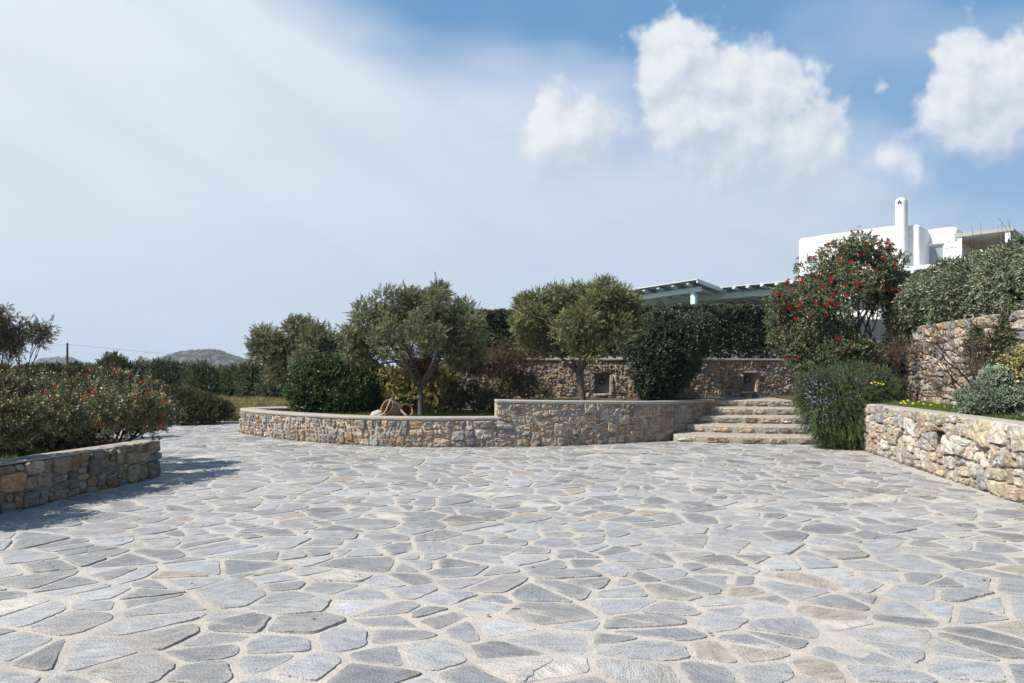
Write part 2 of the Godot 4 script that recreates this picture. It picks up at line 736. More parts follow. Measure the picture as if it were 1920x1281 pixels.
# small billows on the surface of larger lobes
func billows(lobes: Array, n: int, r0: float, r1: float, push := 0.8) -> Array:
	var out := []
	for l in lobes:
		var r: Vector3 = l[1]
		var count := maxi(3, int(n * r.x * r.x / 0.25))
		for i in count:
			var s := rnd(r0, r1)
			var d := rvec()
			out.append([l[0] + d * (r - Vector3.ONE * s * 0.6).max(Vector3.ONE * 0.05) * rnd(push, 1.22), Vector3(s, s * 0.85, s)])
	return out


# twigs spread through lobes; look = {n, size, up, shell, tints, droop}
func foliage(parent: Node, called: String, mesh: Mesh, m: Material, lobes: Array, n: int, look := {}) -> MultiMeshInstance3D:
	var weights := PackedFloat32Array()
	var total := 0.0
	for l in lobes:
		var r: Vector3 = l[1]
		total += r.x * r.y + r.x * r.z + r.y * r.z
		weights.append(total)
	var size: Array = look.get("size", [0.8, 1.25])
	var up: float = look.get("up", 0.35)
	var shell: float = look.get("shell", 0.55)
	var tints: Array = look.get("tints", [[0.06, 0.08, 0.035]])
	var floor_y: float = look.get("floor", -1e9)
	var rough: float = look.get("rough", 0.25)
	var wild: float = look.get("wild", 0.45)
	var pushed: Vector3 = look.get("push", Vector3.ZERO)
	var vary: float = look.get("vary", 0.22)
	var where := []
	var tint := []
	var tries := 0
	while where.size() < n and tries < n * 4:
		tries += 1
		var l: Array = lobes[mini(weights.bsearch(rnd(0.0, total)), lobes.size() - 1)]
		var d := rvec()
		var c: Vector3 = l[0]
		var f := lerpf(shell, 1.0, sqrt(rng.randf()))
		f *= 1.0 + rough * bump_noise.get_noise_3dv(c * 3.0 + d * 1.4)
		var p: Vector3 = c + d * l[1] * f
		if p.y < floor_y:
			continue
		var y := (d + Vector3.UP * up + rvec() * wild + pushed).normalized()
		where.append(Transform3D(basis_along(y, rnd(0.0, TAU), rnd(size[0], size[1])), p))
		var k: Array = tints[rng.randi() % tints.size()]
		var patch := 1.0 + 0.5 * bump_noise.get_noise_3dv(p * 1.7 + Vector3(40, 0, 0))
		var g := rnd(1.0 - vary, 1.0 + vary) * patch
		tint.append(Color(k[0] * g * rnd(0.92, 1.08), k[1] * g, k[2] * g))
	return multi(parent, called, mesh, m, where, tint)


# a box of clipped hedge: twigs over its faces and within, along a line of (x, z) places
func hedge_points(path: Array, width: float, low: float, high: float, n: int, look: Dictionary, base: Vector3, gaps := 0.0) -> Array:
	var p := smooth_path(path, 0.2)
	var tints: Array = look.tints
	var where := []
	var tint := []
	var size: Array = look.get("size", [0.8, 1.25])
	for i in n:
		var u := rnd(0.0, p.size() - 1.001)
		var q := p[int(u)].lerp(p[int(u) + 1], u - int(u))
		var d := (p[int(u) + 1] - p[int(u)]).normalized()
		var nrm := Vector2(-d.y, d.x)
		var top := rng.randf() < 0.42
		var w := rnd(-1.0, 1.0)
		var h := 0.0
		var out := Vector3.UP
		if top:
			h = 1.0 - 0.08 * rng.randf() * rng.randf()
		else:
			w = signf(w) * (1.0 - 0.35 * rng.randf() * rng.randf())
			h = rng.randf()
			out = Vector3(nrm.x, 0.25, nrm.y) * signf(w)
			out.y = 0.25
		if h < 0.22 and rng.randf() < gaps * (1.0 - h / 0.22):
			continue
		var wob := 1.0 + 0.12 * bump_noise.get_noise_2d(u * 2.0, h * 9.0 + w * 4.0)
		var side := q + nrm * w * width / 2.0 * wob * (1.0 - 0.1 * h)
		var y := lerpf(low, high + float(look.get("rise", 0.0)) * u / p.size() + 0.07 * bump_noise.get_noise_2d(u * 1.3, 77.0), h)
		where.append(Transform3D(basis_along((out + rvec() * 0.55).normalized(), rnd(0.0, TAU), rnd(size[0], size[1])), Vector3(side.x, y, side.y) - base))
		var k: Array = tints[rng.randi() % tints.size()]
		var g := rnd(0.75, 1.25) * (1.0 + 0.4 * bump_noise.get_noise_3d(side.x * 1.5, y * 1.5, side.y * 1.5))
		tint.append(Color(k[0] * g, k[1] * g, k[2] * g))
	return [where, tint]


# a bent, tapering limb between two places
func limb(mb: MB, a: Vector3, b: Vector3, r0: float, r1: float, bend: float, col: Color, sides := 6, steps := 6) -> void:
	var pts := PackedVector3Array()
	var rad := PackedFloat32Array()
	var off := rvec() * bend * a.distance_to(b)
	var sag := rvec() * bend * 0.4 * a.distance_to(b)
	for i in steps + 1:
		var t := float(i) / steps
		pts.append(a.lerp(b, t) + off * sin(t * PI) + sag * sin(t * TAU))
		rad.append(lerpf(r0, r1, pow(t, 0.8)))
	mb.tube(pts, rad, sides, col, true)


# trunk, limbs to every main lobe and twigs to the billows
func wood(parent: Node, ground: Vector3, fork: Vector3, lobes: Array, small: Array, r: float, col: Color, twig := 0.012, bend := 0.09) -> void:
	var tr := MB.new()
	var flare := ground.lerp(fork, 0.12)
	tr.tube(PackedVector3Array([ground + Vector3(0, -0.12, 0), ground, flare, ground.lerp(fork, 0.5) + rvec() * r * 0.3, fork, fork + (fork - ground).normalized() * r]), PackedFloat32Array([r * 1.5, r * 1.25, r * 1.05, r, r * 0.98, r * 0.6]), 12, col)
	part("trunk", tr.commit(), M.bark, parent)
	# a few main limbs part at the fork; the others leave these further up
	var heads := []
	for i in lobes.size():
		var far := true
		for h in heads:
			if (lobes[i][0] as Vector3).distance_to(lobes[h][0]) < 0.75:
				far = false
		if far and heads.size() < 5:
			heads.append(i)
	for h in heads:
		var mb := MB.new()
		limb(mb, fork - (fork - ground).normalized() * rnd(0.0, 0.10), lobes[h][0], r * rnd(0.52, 0.7), twig * 1.4, bend * 1.2, col, 8, 9)
		part("limb", mb.commit(), M.bark, parent)
	for i in lobes.size():
		if i in heads:
			continue
		var best: int = heads[0]
		for h in heads:
			if (lobes[h][0] as Vector3).distance_to(lobes[i][0]) < (lobes[best][0] as Vector3).distance_to(lobes[i][0]):
				best = h
		var mb := MB.new()
		limb(mb, fork.lerp(lobes[best][0], rnd(0.25, 0.6)), lobes[i][0], r * rnd(0.26, 0.38), twig, bend * 1.4, col, 7, 7)
		part("limb", mb.commit(), M.bark, parent)
	var tw := MB.new()
	for s in small:
		var best := 0
		for k in lobes.size():
			if (lobes[k][0] as Vector3).distance_squared_to(s[0]) < (lobes[best][0] as Vector3).distance_squared_to(s[0]):
				best = k
		var from: Vector3 = (lobes[best][0] as Vector3).lerp(fork, rnd(0.05, 0.4))
		limb(tw, from, s[0], twig, twig * 0.3, bend * 1.3, col, 4, 4)
	if tw.v.size():
		tag(part("twigs", tw.commit(), M.bark, parent), "", "", "", "stuff")


# a bare shrub: stems that fork again and again
func bare_stems(mb: MB, p: Vector3, d: Vector3, l: float, r: float, depth: int, spread: float, col: Color, ends: Array, up := 0.12) -> void:
	var q := p + d * l
	limb(mb, p, q, r, r * 0.66, 0.06, col, 5 if r > 0.008 else 3, 4)
	if depth == 0:
		ends.append([q, d])
		return
	for i in (3 if rng.randf() < 0.35 else 2):
		var n := (d + rvec() * spread + Vector3.UP * up).normalized()
		bare_stems(mb, q, n, l * rnd(0.6, 0.92), r * 0.66, depth - 1, spread, col, ends, up)


# a red brush flower: a head of fine stamens
func brush_flower() -> ArrayMesh:
	rng.seed = 771
	var mb := MB.new()
	for i in 46:
		var d := rvec()
		d.y = absf(d.y) * 0.9 + 0.05
		d = d.normalized()
		var g := rnd(0.7, 1.2)
		blade(mb, d * 0.012, d, rvec(), rnd(0.7, 1.1), 0.12, Color(0.55 * g, 0.022 * g, 0.018 * g), 0.1)
	return mb.commit(false)


func tuft(n: int, h: float, w: float, seed_: int) -> ArrayMesh:
	rng.seed = seed_
	var mb := MB.new()
	for i in n:
		var a := rnd(0, TAU)
		var lean := rnd(0.1, 0.7)
		var d := Vector3(cos(a) * sin(lean), cos(lean), sin(a) * sin(lean))
		var g := rnd(0.7, 1.25)
		blade(mb, Vector3(rnd(-1, 1), 0, rnd(-1, 1)) * h * 0.3, d, rvec(), h * rnd(0.5, 1.1), w, Color(g, g, g), 0.2, 0.3)
	return mb.commit(false)


# ---------------------------------------------------------------- sky

var veil_noise := FastNoiseLite.new()
var puff_noise := FastNoiseLite.new()
const SUN_AZ := -113.0
const SUN_EL := 49.0
# cumulus heads: [x, y, radius] in pixels of a plane that touches the sky ahead
const PUFFS := [
	[1255, 62, 62], [1290, 90, 55], [1245, 118, 50], [1330, 150, 92], [1420, 118, 72], [1475, 135, 55], [1265, 190, 70], [1350, 215, 90], [1290, 250, 70], [1400, 235, 78], [1500, 245, 78], [1560, 245, 55],
	[1450, 290, 85], [1370, 300, 75], [1530, 300, 60], [1040, 205, 62], [998, 245, 52], [1075, 235, 68], [1138, 215, 42], [1050, 275, 70], [1095, 290, 58], [1020, 300, 50],
	[1790, 110, 66], [1840, 130, 78], [1900, 105, 70], [1950, 140, 80], [1770, 200, 60], [1830, 220, 80], [1910, 215, 85], [1690, 285, 46], [1720, 305, 38], [1655, 290, 30], [1664, 146, 22, 0.42],
	[-330, 120, 70], [-280, 160, 60], [2180, 190, 90], [2260, 240, 80], [2420, 120, 100], [2330, 330, 70],
]


func puff_field(x: float, y: float) -> float:
	var f := 0.0
	for p in PUFFS:
		var dx: float = (x - p[0]) / p[2]
		var dy: float = (y - p[1]) / p[2]
		var q := dx * dx + dy * dy
		if q < 4.0:
			f += exp(-q * 1.5) * (p[3] if p.size() > 3 else 1.0)
	return f


func ss(a: float, b: float, x: float) -> float:
	var t := clampf((x - a) / (b - a), 0.0, 1.0)
	return t * t * (3.0 - 2.0 * t)


# linear colour of the sky in a direction given in degrees
func sky_color(az: float, el: float) -> Vector3:
	var blue: Vector3
	if el < 9.0:
		blue = Vector3(0.50, 0.63, 0.79).lerp(Vector3(0.36, 0.53, 0.755), el / 9.0)
	elif el < 27.0:
		blue = Vector3(0.36, 0.53, 0.755).lerp(Vector3(0.165, 0.345, 0.61), pow((el - 9.0) / 18.0, 0.75))
	else:
		blue = Vector3(0.165, 0.345, 0.61).lerp(Vector3(0.06, 0.18, 0.44), ss(27.0, 90.0, el))
	var a := deg_to_rad(az)
	var e := deg_to_rad(el)
	var dir := Vector3(sin(a) * cos(e), sin(e), -cos(a) * cos(e))
	var sa := deg_to_rad(SUN_AZ)
	var se := deg_to_rad(SUN_EL)
	var sun := Vector3(sin(sa) * cos(se), sin(se), -cos(sa) * cos(se))
	var off := rad_to_deg(acos(clampf(dir.dot(sun), -1.0, 1.0)))
	var line := 26.0 + 23.5 * cos(deg_to_rad(az + 100.0))
	var w1 := veil_noise.get_noise_3dv(dir * Vector3(2.2, 7.0, 2.2))
	var w2 := veil_noise.get_noise_3dv(dir * Vector3(6.0, 13.0, 6.0) + Vector3(7, 3, 1))
	var m := ss(-7.0, 4.5, line - el + w1 * 7.5 + w2 * 3.5)
	var k := ss(112.0, 52.0, off) * lerpf(0.45, 1.0, ss(0.0, 17.0, el))
	var veil := Vector3(0.575, 0.69, 0.825).lerp(Vector3(0.625, 0.715, 0.835), ss(2.0, 13.0, el)).lerp(Vector3(0.80, 0.873, 0.957), k)
	var sx := az * 0.90 - el * 0.43
	var sy := el * 0.90 + az * 0.43
	var streak := veil_noise.get_noise_2d(sx * 0.035, sy * 0.26) if absf(az) < 120.0 else 0.0
	veil *= 1.0 + 0.05 * w2 + 0.04 * w1 + 0.022 * streak * ss(0.0, 9.0, el)
	m = clampf(m * (1.0 + 0.13 * streak), 0.0, 1.0)
	var c := blue.lerp(veil, m * lerpf(0.88, 0.97, k))
	var wisp := ss(-0.1, 0.6, w1 + w2 * 0.7) * ss(0.0, 8.0, el) * 0.30 * (1.0 - m)
	c = c.lerp(Vector3(0.62, 0.71, 0.84), wisp)
	if absf(az) < 65.0 and el < 50.0:
		var x := 960.0 + 1280.0 * tan(a)
		var y := 692.0 - 1280.0 * tan(e) / cos(a)
		var wx := x + 30.0 * puff_noise.get_noise_2d(x * 0.7 + 300.0, y * 0.7)
		var wy := y - 12.0 + 30.0 * puff_noise.get_noise_2d(x * 0.7, y * 0.7 + 500.0)
		var f := puff_field(wx, wy)
		if f > 0.04:
			var n := puff_noise.get_noise_2d(x, y)
			var n2 := puff_noise.get_noise_2d(x * 3.1 + 900.0, y * 3.1)
			var low := ss(160.0, 350.0, wy)
			var d := ss(lerpf(0.24, 0.10, low), lerpf(0.86, 1.9, low), f + n * 0.62 + n2 * 0.17)
			var fl := puff_field(wx - 26.0, wy - 40.0)
			var nl := puff_noise.get_noise_2d(x - 14.0, y - 20.0)
			var lit := clampf(0.52 + (f - fl) * 0.36 + (n - nl) * 0.7 - 0.25 * low, 0.0, 1.0)
			var cc := Vector3(0.56, 0.64, 0.755).lerp(Vector3(0.84, 0.875, 0.92), lit)
			c = c.lerp(cc, pow(d, 0.8) * lerpf(0.97, 0.80, low))
	else:
		var n3 := puff_noise.get_noise_3dv(dir * Vector3(420, 700, 420))
		var d3 := ss(0.22, 0.42, n3) * ss(4.0, 12.0, el) * ss(55.0, 30.0, el) * ss(65.0, 80.0, absf(az))
		c = c.lerp(Vector3(0.74, 0.79, 0.86), d3 * 0.85)
	return c / EXPOSURE


func sky_strip(az0: float, az1: float, el0: float, el1: float, w: int, h: int) -> Image:
	var data := PackedFloat32Array()
	data.resize(w * h * 3)
	var i := 0
	for r in h:
		var el := lerpf(el1, el0, (r + 0.5) / h)
		for q in w:
			var c := sky_color(lerpf(az0, az1, (q + 0.5) / w), maxf(el, 0.0))
			data[i] = c.x
			data[i + 1] = c.y
			data[i + 2] = c.z
			i += 3
	return Image.create_from_data(w, h, false, Image.FORMAT_RGBF, data.to_byte_array())


func make_sky() -> ImageTexture:
	veil_noise.noise_type = FastNoiseLite.TYPE_SIMPLEX_SMOOTH
	veil_noise.seed = 21
	veil_noise.frequency = 0.5
	veil_noise.fractal_octaves = 4
	puff_noise.noise_type = FastNoiseLite.TYPE_SIMPLEX_SMOOTH
	puff_noise.seed = 5
	puff_noise.frequency = 0.009
	puff_noise.fractal_octaves = 5
	puff_noise.fractal_gain = 0.55
	var whole := sky_strip(-180.0, 180.0, 0.0, 90.0, 512, 128)
	whole.resize(4096, 1024, Image.INTERPOLATE_CUBIC)
	var ahead := sky_strip(-45.0, 45.0, 0.0, 33.75, 1024, 384)
	whole.blit_rect(ahead, Rect2i(0, 0, 1024, 384), Vector2i(2048 - 512, 1024 - 384))
	var im := Image.create_empty(4096, 2048, false, Image.FORMAT_RGBF)
	im.fill(Color(0.30, 0.29, 0.27))
	# the panorama's first column looks straight ahead
	im.blit_rect(whole, Rect2i(2048, 0, 2048, 1024), Vector2i(0, 0))
	im.blit_rect(whole, Rect2i(0, 0, 2048, 1024), Vector2i(2048, 0))
	return tex(im)


# ---------------------------------------------------------------- the scene

const WARM := [[0.24, 0.245, 0.245], [0.503, 0.389, 0.287], [0.431, 0.313, 0.222], [0.515, 0.342, 0.209], [0.503, 0.401, 0.335], [0.372, 0.342, 0.311], [0.347, 0.336, 0.329], [0.551, 0.460, 0.371], [0.324, 0.242, 0.180], [0.444, 0.389, 0.335], [0.395, 0.366, 0.347]]
const PALE := [[0.642, 0.564, 0.459], [0.570, 0.482, 0.378], [0.713, 0.658, 0.573], [0.523, 0.435, 0.332], [0.523, 0.499, 0.459], [0.428, 0.417, 0.396], [0.689, 0.634, 0.551], [0.594, 0.470, 0.350]]
const GREYISH := [[0.270, 0.145, 0.075], [0.33, 0.29, 0.235], [0.25, 0.245, 0.235], [0.29, 0.26, 0.215], [0.403, 0.288, 0.181], [0.302, 0.265, 0.213], [0.237, 0.223, 0.197], [0.444, 0.344, 0.230], [0.403, 0.205, 0.082], [0.473, 0.390, 0.279], [0.423, 0.260, 0.131], [0.363, 0.288, 0.205]]
const FLAG := [[0.335, 0.340, 0.352], [0.305, 0.313, 0.332], [0.350, 0.350, 0.352], [0.360, 0.352, 0.338], [0.320, 0.326, 0.340], [0.380, 0.366, 0.340], [0.345, 0.352, 0.368]]

var low_face: Face
var tall_face: Face
var left_face: Face
var right_face: Face
var upper_face: Face
var back_face: Face
var S := {}


func _ready() -> void:
	var cam := Camera3D.new()
	cam.name = "camera"
	cam.position = Vector3(0, EYE, 0)
	cam.near = 0.1
	cam.far = 4000.0
	cam.keep_aspect = Camera3D.KEEP_HEIGHT
	cam.set_frustum(0.1 * 1281.0 / FOCAL, Vector2(0, 0.1 * (HORIZON - 640.5) / FOCAL), 0.1, 4000.0)
	add_child(cam)
	cam.current = true

	var env := Environment.new()
	env.background_mode = Environment.BG_SKY
	var sm := PanoramaSkyMaterial.new()
	sm.panorama = make_sky()
	env.sky = Sky.new()
	env.sky.sky_material = sm
	env.tonemap_mode = Environment.TONE_MAPPER_LINEAR
	env.tonemap_exposure = EXPOSURE
	env.sdfgi_enabled = true
	env.ssao_enabled = true
	env.ssil_enabled = true
	env.fog_enabled = true
	env.fog_density = 0.00025
	env.fog_light_color = Color(0.78, 0.86, 0.96)
	var we := WorldEnvironment.new()
	we.name = "world_environment"
	we.environment = env
	add_child(we)

	var sun := DirectionalLight3D.new()
	sun.name = "sun"
	sun.light_color = Color(1.0, 0.965, 0.91)
	sun.light_energy = 1.6
	sun.light_angular_distance = 0.5
	sun.shadow_enabled = true
	var sa := deg_to_rad(SUN_AZ)
	var se := deg_to_rad(SUN_EL)
	add_child(sun)
	sun.look_at_from_position(Vector3(sin(sa) * cos(se), sin(se), -cos(sa) * cos(se)) * 50.0, Vector3.ZERO)

	bump_noise.seed = 4
	bump_noise.frequency = 1.0
	bump_noise.fractal_octaves = 2
	tone_noise.seed = 9
	tone_noise.frequency = 1.0
	tone_noise.fractal_octaves = 3
	make_materials()
	make_sprays()
	make_land()
	make_walls()
	make_steps()
	make_paving()
	make_house()
	make_pergola()
	make_trees()
	make_hedges()
	make_shrubs()
	make_far()
	make_small()


func make_sprays() -> void:
	S.olive = spray(15, 0.14, 0.052, 0.016, 1.0, 0.4, Color(0.22, 0.17, 0.11), 101, 0.25)
	S.olive_tip = spray(14, 0.17, 0.050, 0.014, 0.8, 0.3, Color(0.22, 0.17, 0.11), 102, 0.5)
	S.broad = spray(11, 0.13, 0.075, 0.036, 1.3, 0.5, Color(0.14, 0.10, 0.06), 103, 0.15)
	S.round = spray(12, 0.11, 0.050, 0.030, 1.4, 0.5, Color(0.14, 0.10, 0.06), 104, 0.1, 0.55)
	S.long = spray(10, 0.20, 0.095, 0.040, 1.3, 0.7, Color(0.14, 0.10, 0.06), 105, 0.05, 0.5)
	S.needle = spray(34, 0.24, 0.030, 0.0045, 0.85, 0.5, Color(0.12, 0.10, 0.06), 106, 0.1)
	S.fine = spray(18, 0.10, 0.032, 0.010, 1.1, 0.4, Color(0.2, 0.2, 0.17), 107, 0.1)
	S.scrub = spray(14, 0.34, 0.12, 0.055, 1.2, 0.5, Color(0.0, 0.0, 0.0, 0.0), 108, 0.1, 0.5)
	S.feather = spray(22, 0.42, 0.060, 0.008, 0.8, 0.4, Color(0.10, 0.07, 0.05), 109, 0.0)
	S.curl = spray(16, 0.07, 0.030, 0.017, 1.5, 0.5, Color(0.2, 0.2, 0.17), 113, 0.1, 0.6)
	S.lilac = spray(9, 0.06, 0.014, 0.010, 1.3, 0.8, Color(0, 0, 0, 0), 110, 0.0)
	S.brush = brush_flower()
	S.tuft = tuft(16, 0.22, 0.012, 111)
	S.short = tuft(18, 0.09, 0.010, 112)


# ---------------------------------------------------------------- land

func make_land() -> void:
	rng.seed = 31
	var mb := MB.new()
	var rad := [0.0]
	var r := 3.0
	while r < 1500.0:
		rad.append(r)
		r *= 1.13
	var sides := 96
	var green := Color(0.20, 0.18, 0.08)
	var dry := Color(0.42, 0.33, 0.18)
	for i in rad.size():
		for k in sides:
			var a := TAU * k / sides
			var x: float = cos(a) * rad[i]
			var z: float = -10.0 + sin(a) * rad[i]
			var h: float = -0.04 + bump_noise.get_noise_2d(x * 0.02, z * 0.02) * 0.5 * smoothstep(60.0, 300.0, rad[i])
			var t := clampf(tone_noise.get_noise_2d(x * 0.05, z * 0.16) * 1.3 + 0.55, 0.0, 1.0)
			mb.vert(Vector3(x, h, z), green.lerp(dry, t))
	for i in rad.size() - 1:
		for k in sides:
			var p := i * sides + k
			var q := i * sides + (k + 1) % sides
			mb.quad(p, q, q + sides, p + sides, Vector3.UP)
	struct("ground", mb.commit(), M.soil, "dry grassy ground that runs from the forecourt to the hills")
	# rocky hills far behind
	hill("rocky_hill", Vector2(-366, -800), 100, 27.0, "grey rocky hill behind the dark shrub line", 61)
	hill("far_hill", Vector2(-765, -1150), 90, 22.0, "low blue hill far behind the utility pole", 62)


func hill(called: String, mid: Vector2, wide: float, high: float, label: String, sd: int) -> void:
	var f := FastNoiseLite.new()
	f.seed = sd
	f.frequency = 0.012
	f.fractal_octaves = 5
	f.fractal_gain = 0.6
	var mb := MB.new()
	var n := 90
	for j in n + 1:
		for i in n + 1:
			var u := float(i) / n * 2.0 - 1.0
			var w := float(j) / n * 2.0 - 1.0
			var x := mid.x + u * wide
			var z := mid.y + w * wide * 0.8
			var d := sqrt(u * u + w * w)
			var g := f.get_noise_2d(x, z)
			var rock := absf(f.get_noise_2d(x * 5.0, z * 5.0))
			var e := smoothstep(1.0, 0.12, d * (1.0 + 0.22 * g)) * (0.86 + 0.34 * g)
			var h := e * high + rock * high * 0.14 * e - 0.6
			var c := Color(0.026, 0.032, 0.022).lerp(Color(0.12, 0.115, 0.10), smoothstep(0.10, 0.42, rock + 0.3 * e * absf(g)))
			mb.vert(Vector3(x, h, z), c)
	for j in n:
		for i in n:
			var p := j * (n + 1) + i
			mb.quad(p, p + 1, p + n + 2, p + n + 1, Vector3.UP)
	struct(called, mb.commit(), M.hillside, label)


# ---------------------------------------------------------------- walls

func make_walls() -> void:
	low_face = face([Vector2(-4.3, -18.75), Vector2(-5.7, -18.35), Vector2(-6.65, -17.85), Vector2(-6.85, -17.3), Vector2(-6.2, -16.4), Vector2(-5.05, -15.42), Vector2(-3.86, -14.6), Vector2(-2.85, -14.12), Vector2(-1.74, -13.92), Vector2(-0.33, -13.98), Vector2(-0.1, -14.02)], 1.0, 0.0, 0.60, 0.62)
	tall_face = face([Vector2(-0.33, -13.98), Vector2(1.0, -14.15), Vector2(2.17, -14.55), Vector2(3.1, -15.0), Vector2(3.9, -15.7), Vector2(4.6, -16.5), Vector2(5.15, -17.3)], 1.0, 0.0, 0.97, 0.83)
	left_face = face([Vector2(-5.3, -10.25), Vector2(-5.33, -9.6), Vector2(-5.46, -8.6), Vector2(-5.62, -7.5), Vector2(-5.95, -6.0), Vector2(-6.5, -4.0)], -1.0, 0.0, 0.53, 0.60)
	right_face = face([Vector2(6.98, -13.6), Vector2(6.82, -12.7), Vector2(6.45, -10.4), Vector2(6.08, -8.1), Vector2(5.75, -6.2), Vector2(5.6, -4.0)], 1.0, 0.0, 0.92, 0.95)
	upper_face = face([Vector2(9.15, -16.6), Vector2(8.9, -15.4), Vector2(8.5, -13.1), Vector2(8.1, -10.8), Vector2(7.8, -8.5), Vector2(7.6, -5.5)], 1.0, 0.7, 1.82, 1.86)
	back_face = face([Vector2(-3.2, -19.0), Vector2(0.5, -18.95), Vector2(3.6, -18.85), Vector2(4.6, -18.92), Vector2(6.5, -19.35), Vector2(9.6, -20.1)], 1.0, 0.5, 1.39, 1.39)
	for f in [low_face, tall_face, left_face, right_face, upper_face, back_face]:
		# outward is the side the photographer stands on
		var m: Vector3 = f.place(f.length() * 0.6, 0, 0)
		var n: Vector2 = f.normal(f.length() * 0.6)
		if n.dot(Vector2(0.0 if f != right_face and f != upper_face else 0.0, 3.0) - Vector2(m.x, m.z)) < 0.0:
			f.side = -f.side

	var w := thing("curved_garden_wall", "low curved rubble stone wall with grey mortar cap round the bed of the olive tree", "wall")
	part("mortar_body", core(low_face, 0.33, [[0.0, low_face.length(), -0.05]]).commit(), M.wall_mortar, w)
	rng.seed = 41
	part("coping", coping(low_face, 0.33, 0.07, 0.035).commit(), M.coping, w)
	rubble(w, low_face, [Rect2(1.0, 0.0, low_face.length() - 1.0, 0.55)], 0.009, 0.075, WARM)

	w = thing("tall_garden_wall", "higher stretch of the rubble wall that steps up and curves to the stairs", "wall")
	part("mortar_body", core(tall_face, 0.36, [[0.0, tall_face.length(), -0.05]]).commit(), M.wall_mortar, w)
	rng.seed = 42
	part("coping", coping(tall_face, 0.36, 0.07, 0.038).commit(), M.coping, w)
	var tl := tall_face.length()
	rubble(w, tall_face, [Rect2(0, 0.0, tl * 0.5, 0.885), Rect2(tl * 0.5, 0.0, tl * 0.5, 0.79)], 0.010, 0.085, WARM)

	w = thing("entrance_wall", "short grey and brown stone wall beside the red flowering bush on the left", "wall")
	part("mortar_body", core(left_face, 0.42, [[0.0, left_face.length(), -0.05]], -0.015).commit(), M.wall_mortar, w)
	rng.seed = 43
	part("coping", coping(left_face, 0.42, 0.03, -0.012, 0.012).commit(), M.coping, w)
	rubble(w, left_face, [Rect2(0, 0.0, 5.4, 0.535)], 0.010, 0.085, GREYISH, 300, "stone", 0.009, 0.045, 1.6, 0.018)

	w = thing("pale_retaining_wall", "pale sunlit rubble wall with a small drain hole at the right edge of the paving", "wall")
	var hole := 3.35
	var rl := right_face.length()
	part("mortar_body", core(right_face, 0.38, [[0.0, hole, -0.05], [hole, hole + 0.27, -0.05, 0.47], [hole, hole + 0.27, 0.70], [hole + 0.27, rl, -0.05]]).commit(), M.wall_mortar, w)
	part("drain_recess", core(right_face, 0.6, [[hole - 0.02, hole + 0.29, 0.45, 0.72]], -0.37).commit(), M.wall_mortar, w)
	rng.seed = 44
	part("coping", coping(right_face, 0.40, 0.03, -0.02, 0.014).commit(), M.coping, w)
	rubble(w, right_face, [Rect2(0, 0, hole, 0.93), Rect2(hole, 0, 0.27, 0.45), Rect2(hole - 0.0, 0.75, 0.27, 0.18), Rect2(hole + 0.27, 0, 6.1 - hole, 0.94)], 0.014, 0.13, PALE, 300, "stone", 0.010, 0.06, 1.15, 0.02)

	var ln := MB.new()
	var earth := Color(0.15, 0.11, 0.08)  # no real lining: shade inside the drain hole, painted as dark brown sheets
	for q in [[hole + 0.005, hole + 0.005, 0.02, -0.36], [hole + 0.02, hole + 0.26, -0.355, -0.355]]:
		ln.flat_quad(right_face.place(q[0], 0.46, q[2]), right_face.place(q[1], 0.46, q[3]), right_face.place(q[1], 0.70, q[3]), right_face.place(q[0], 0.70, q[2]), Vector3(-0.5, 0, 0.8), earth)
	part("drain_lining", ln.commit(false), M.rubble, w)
	var lt := Color(0.46, 0.33, 0.22)
	part("lintel", stone_mesh(right_face, worn(rect_poly(Rect2(hole - 0.14, 0.675, 0.52, 0.085)), 0.004, 0.02, 0.04, 0.005, 12, 20), 1.0, 0.07, lt, lt.darkened(0.15)), M.rubble, w)

	w = thing("upper_retaining_wall", "tall rough stone wall holding up the big leafy hedge", "wall")
	part("mortar_body", core(upper_face, 0.45, [[0.0, upper_face.length(), -0.1]]).commit(), M.wall_mortar, w)
	rng.seed = 45
	part("coping", coping(upper_face, 0.45, 0.04, -0.01, 0.014).commit(), M.coping, w)
	rubble(w, upper_face, [Rect2(0, 0.0, 8.0, 1.83)], 0.016, 0.14, PALE + WARM, 300, "stone", 0.010, 0.06, 1.3, 0.015)

	w = thing("back_garden_wall", "brown rubble stone wall with two lamp niches below the clipped hedge", "wall")
	var n1 := along_at(back_face, 1128.0) - 0.21
	var n2 := along_at(back_face, 1405.0) - 0.20
	var bl := back_face.length()
	var top := 1.32
	part("mortar_body", core(back_face, 0.4, [[0.0, n1, -0.1], [n1, n1 + 0.42, -0.1, 0.42], [n1, n1 + 0.42, 0.98], [n1 + 0.42, n2, -0.1], [n2, n2 + 0.40, -0.1, 0.47], [n2, n2 + 0.40, 0.98], [n2 + 0.40, bl, -0.1]]).commit(), M.wall_mortar, w)
	rng.seed = 46
	part("coping", coping(back_face, 0.42, 0.07, 0.05).commit(), M.coping, w)
	rubble(w, back_face, [Rect2(1.0, 0.0, n1 - 1.14, top), Rect2(n1 - 0.14, 0.0, 0.70, 0.36), Rect2(n1 - 0.14, 1.06, 0.70, top - 1.06), Rect2(n1 + 0.56, 0, n2 - n1 - 0.70, top), Rect2(n2 - 0.14, 0, 0.68, 0.41), Rect2(n2 - 0.14, 1.06, 0.68, top - 1.06), Rect2(n2 + 0.54, 0, bl - n2 - 1.2, top)], 0.009, 0.05, WARM + GREYISH, 300, "stone", 0.010, 0.042, 1.7, 0.018)
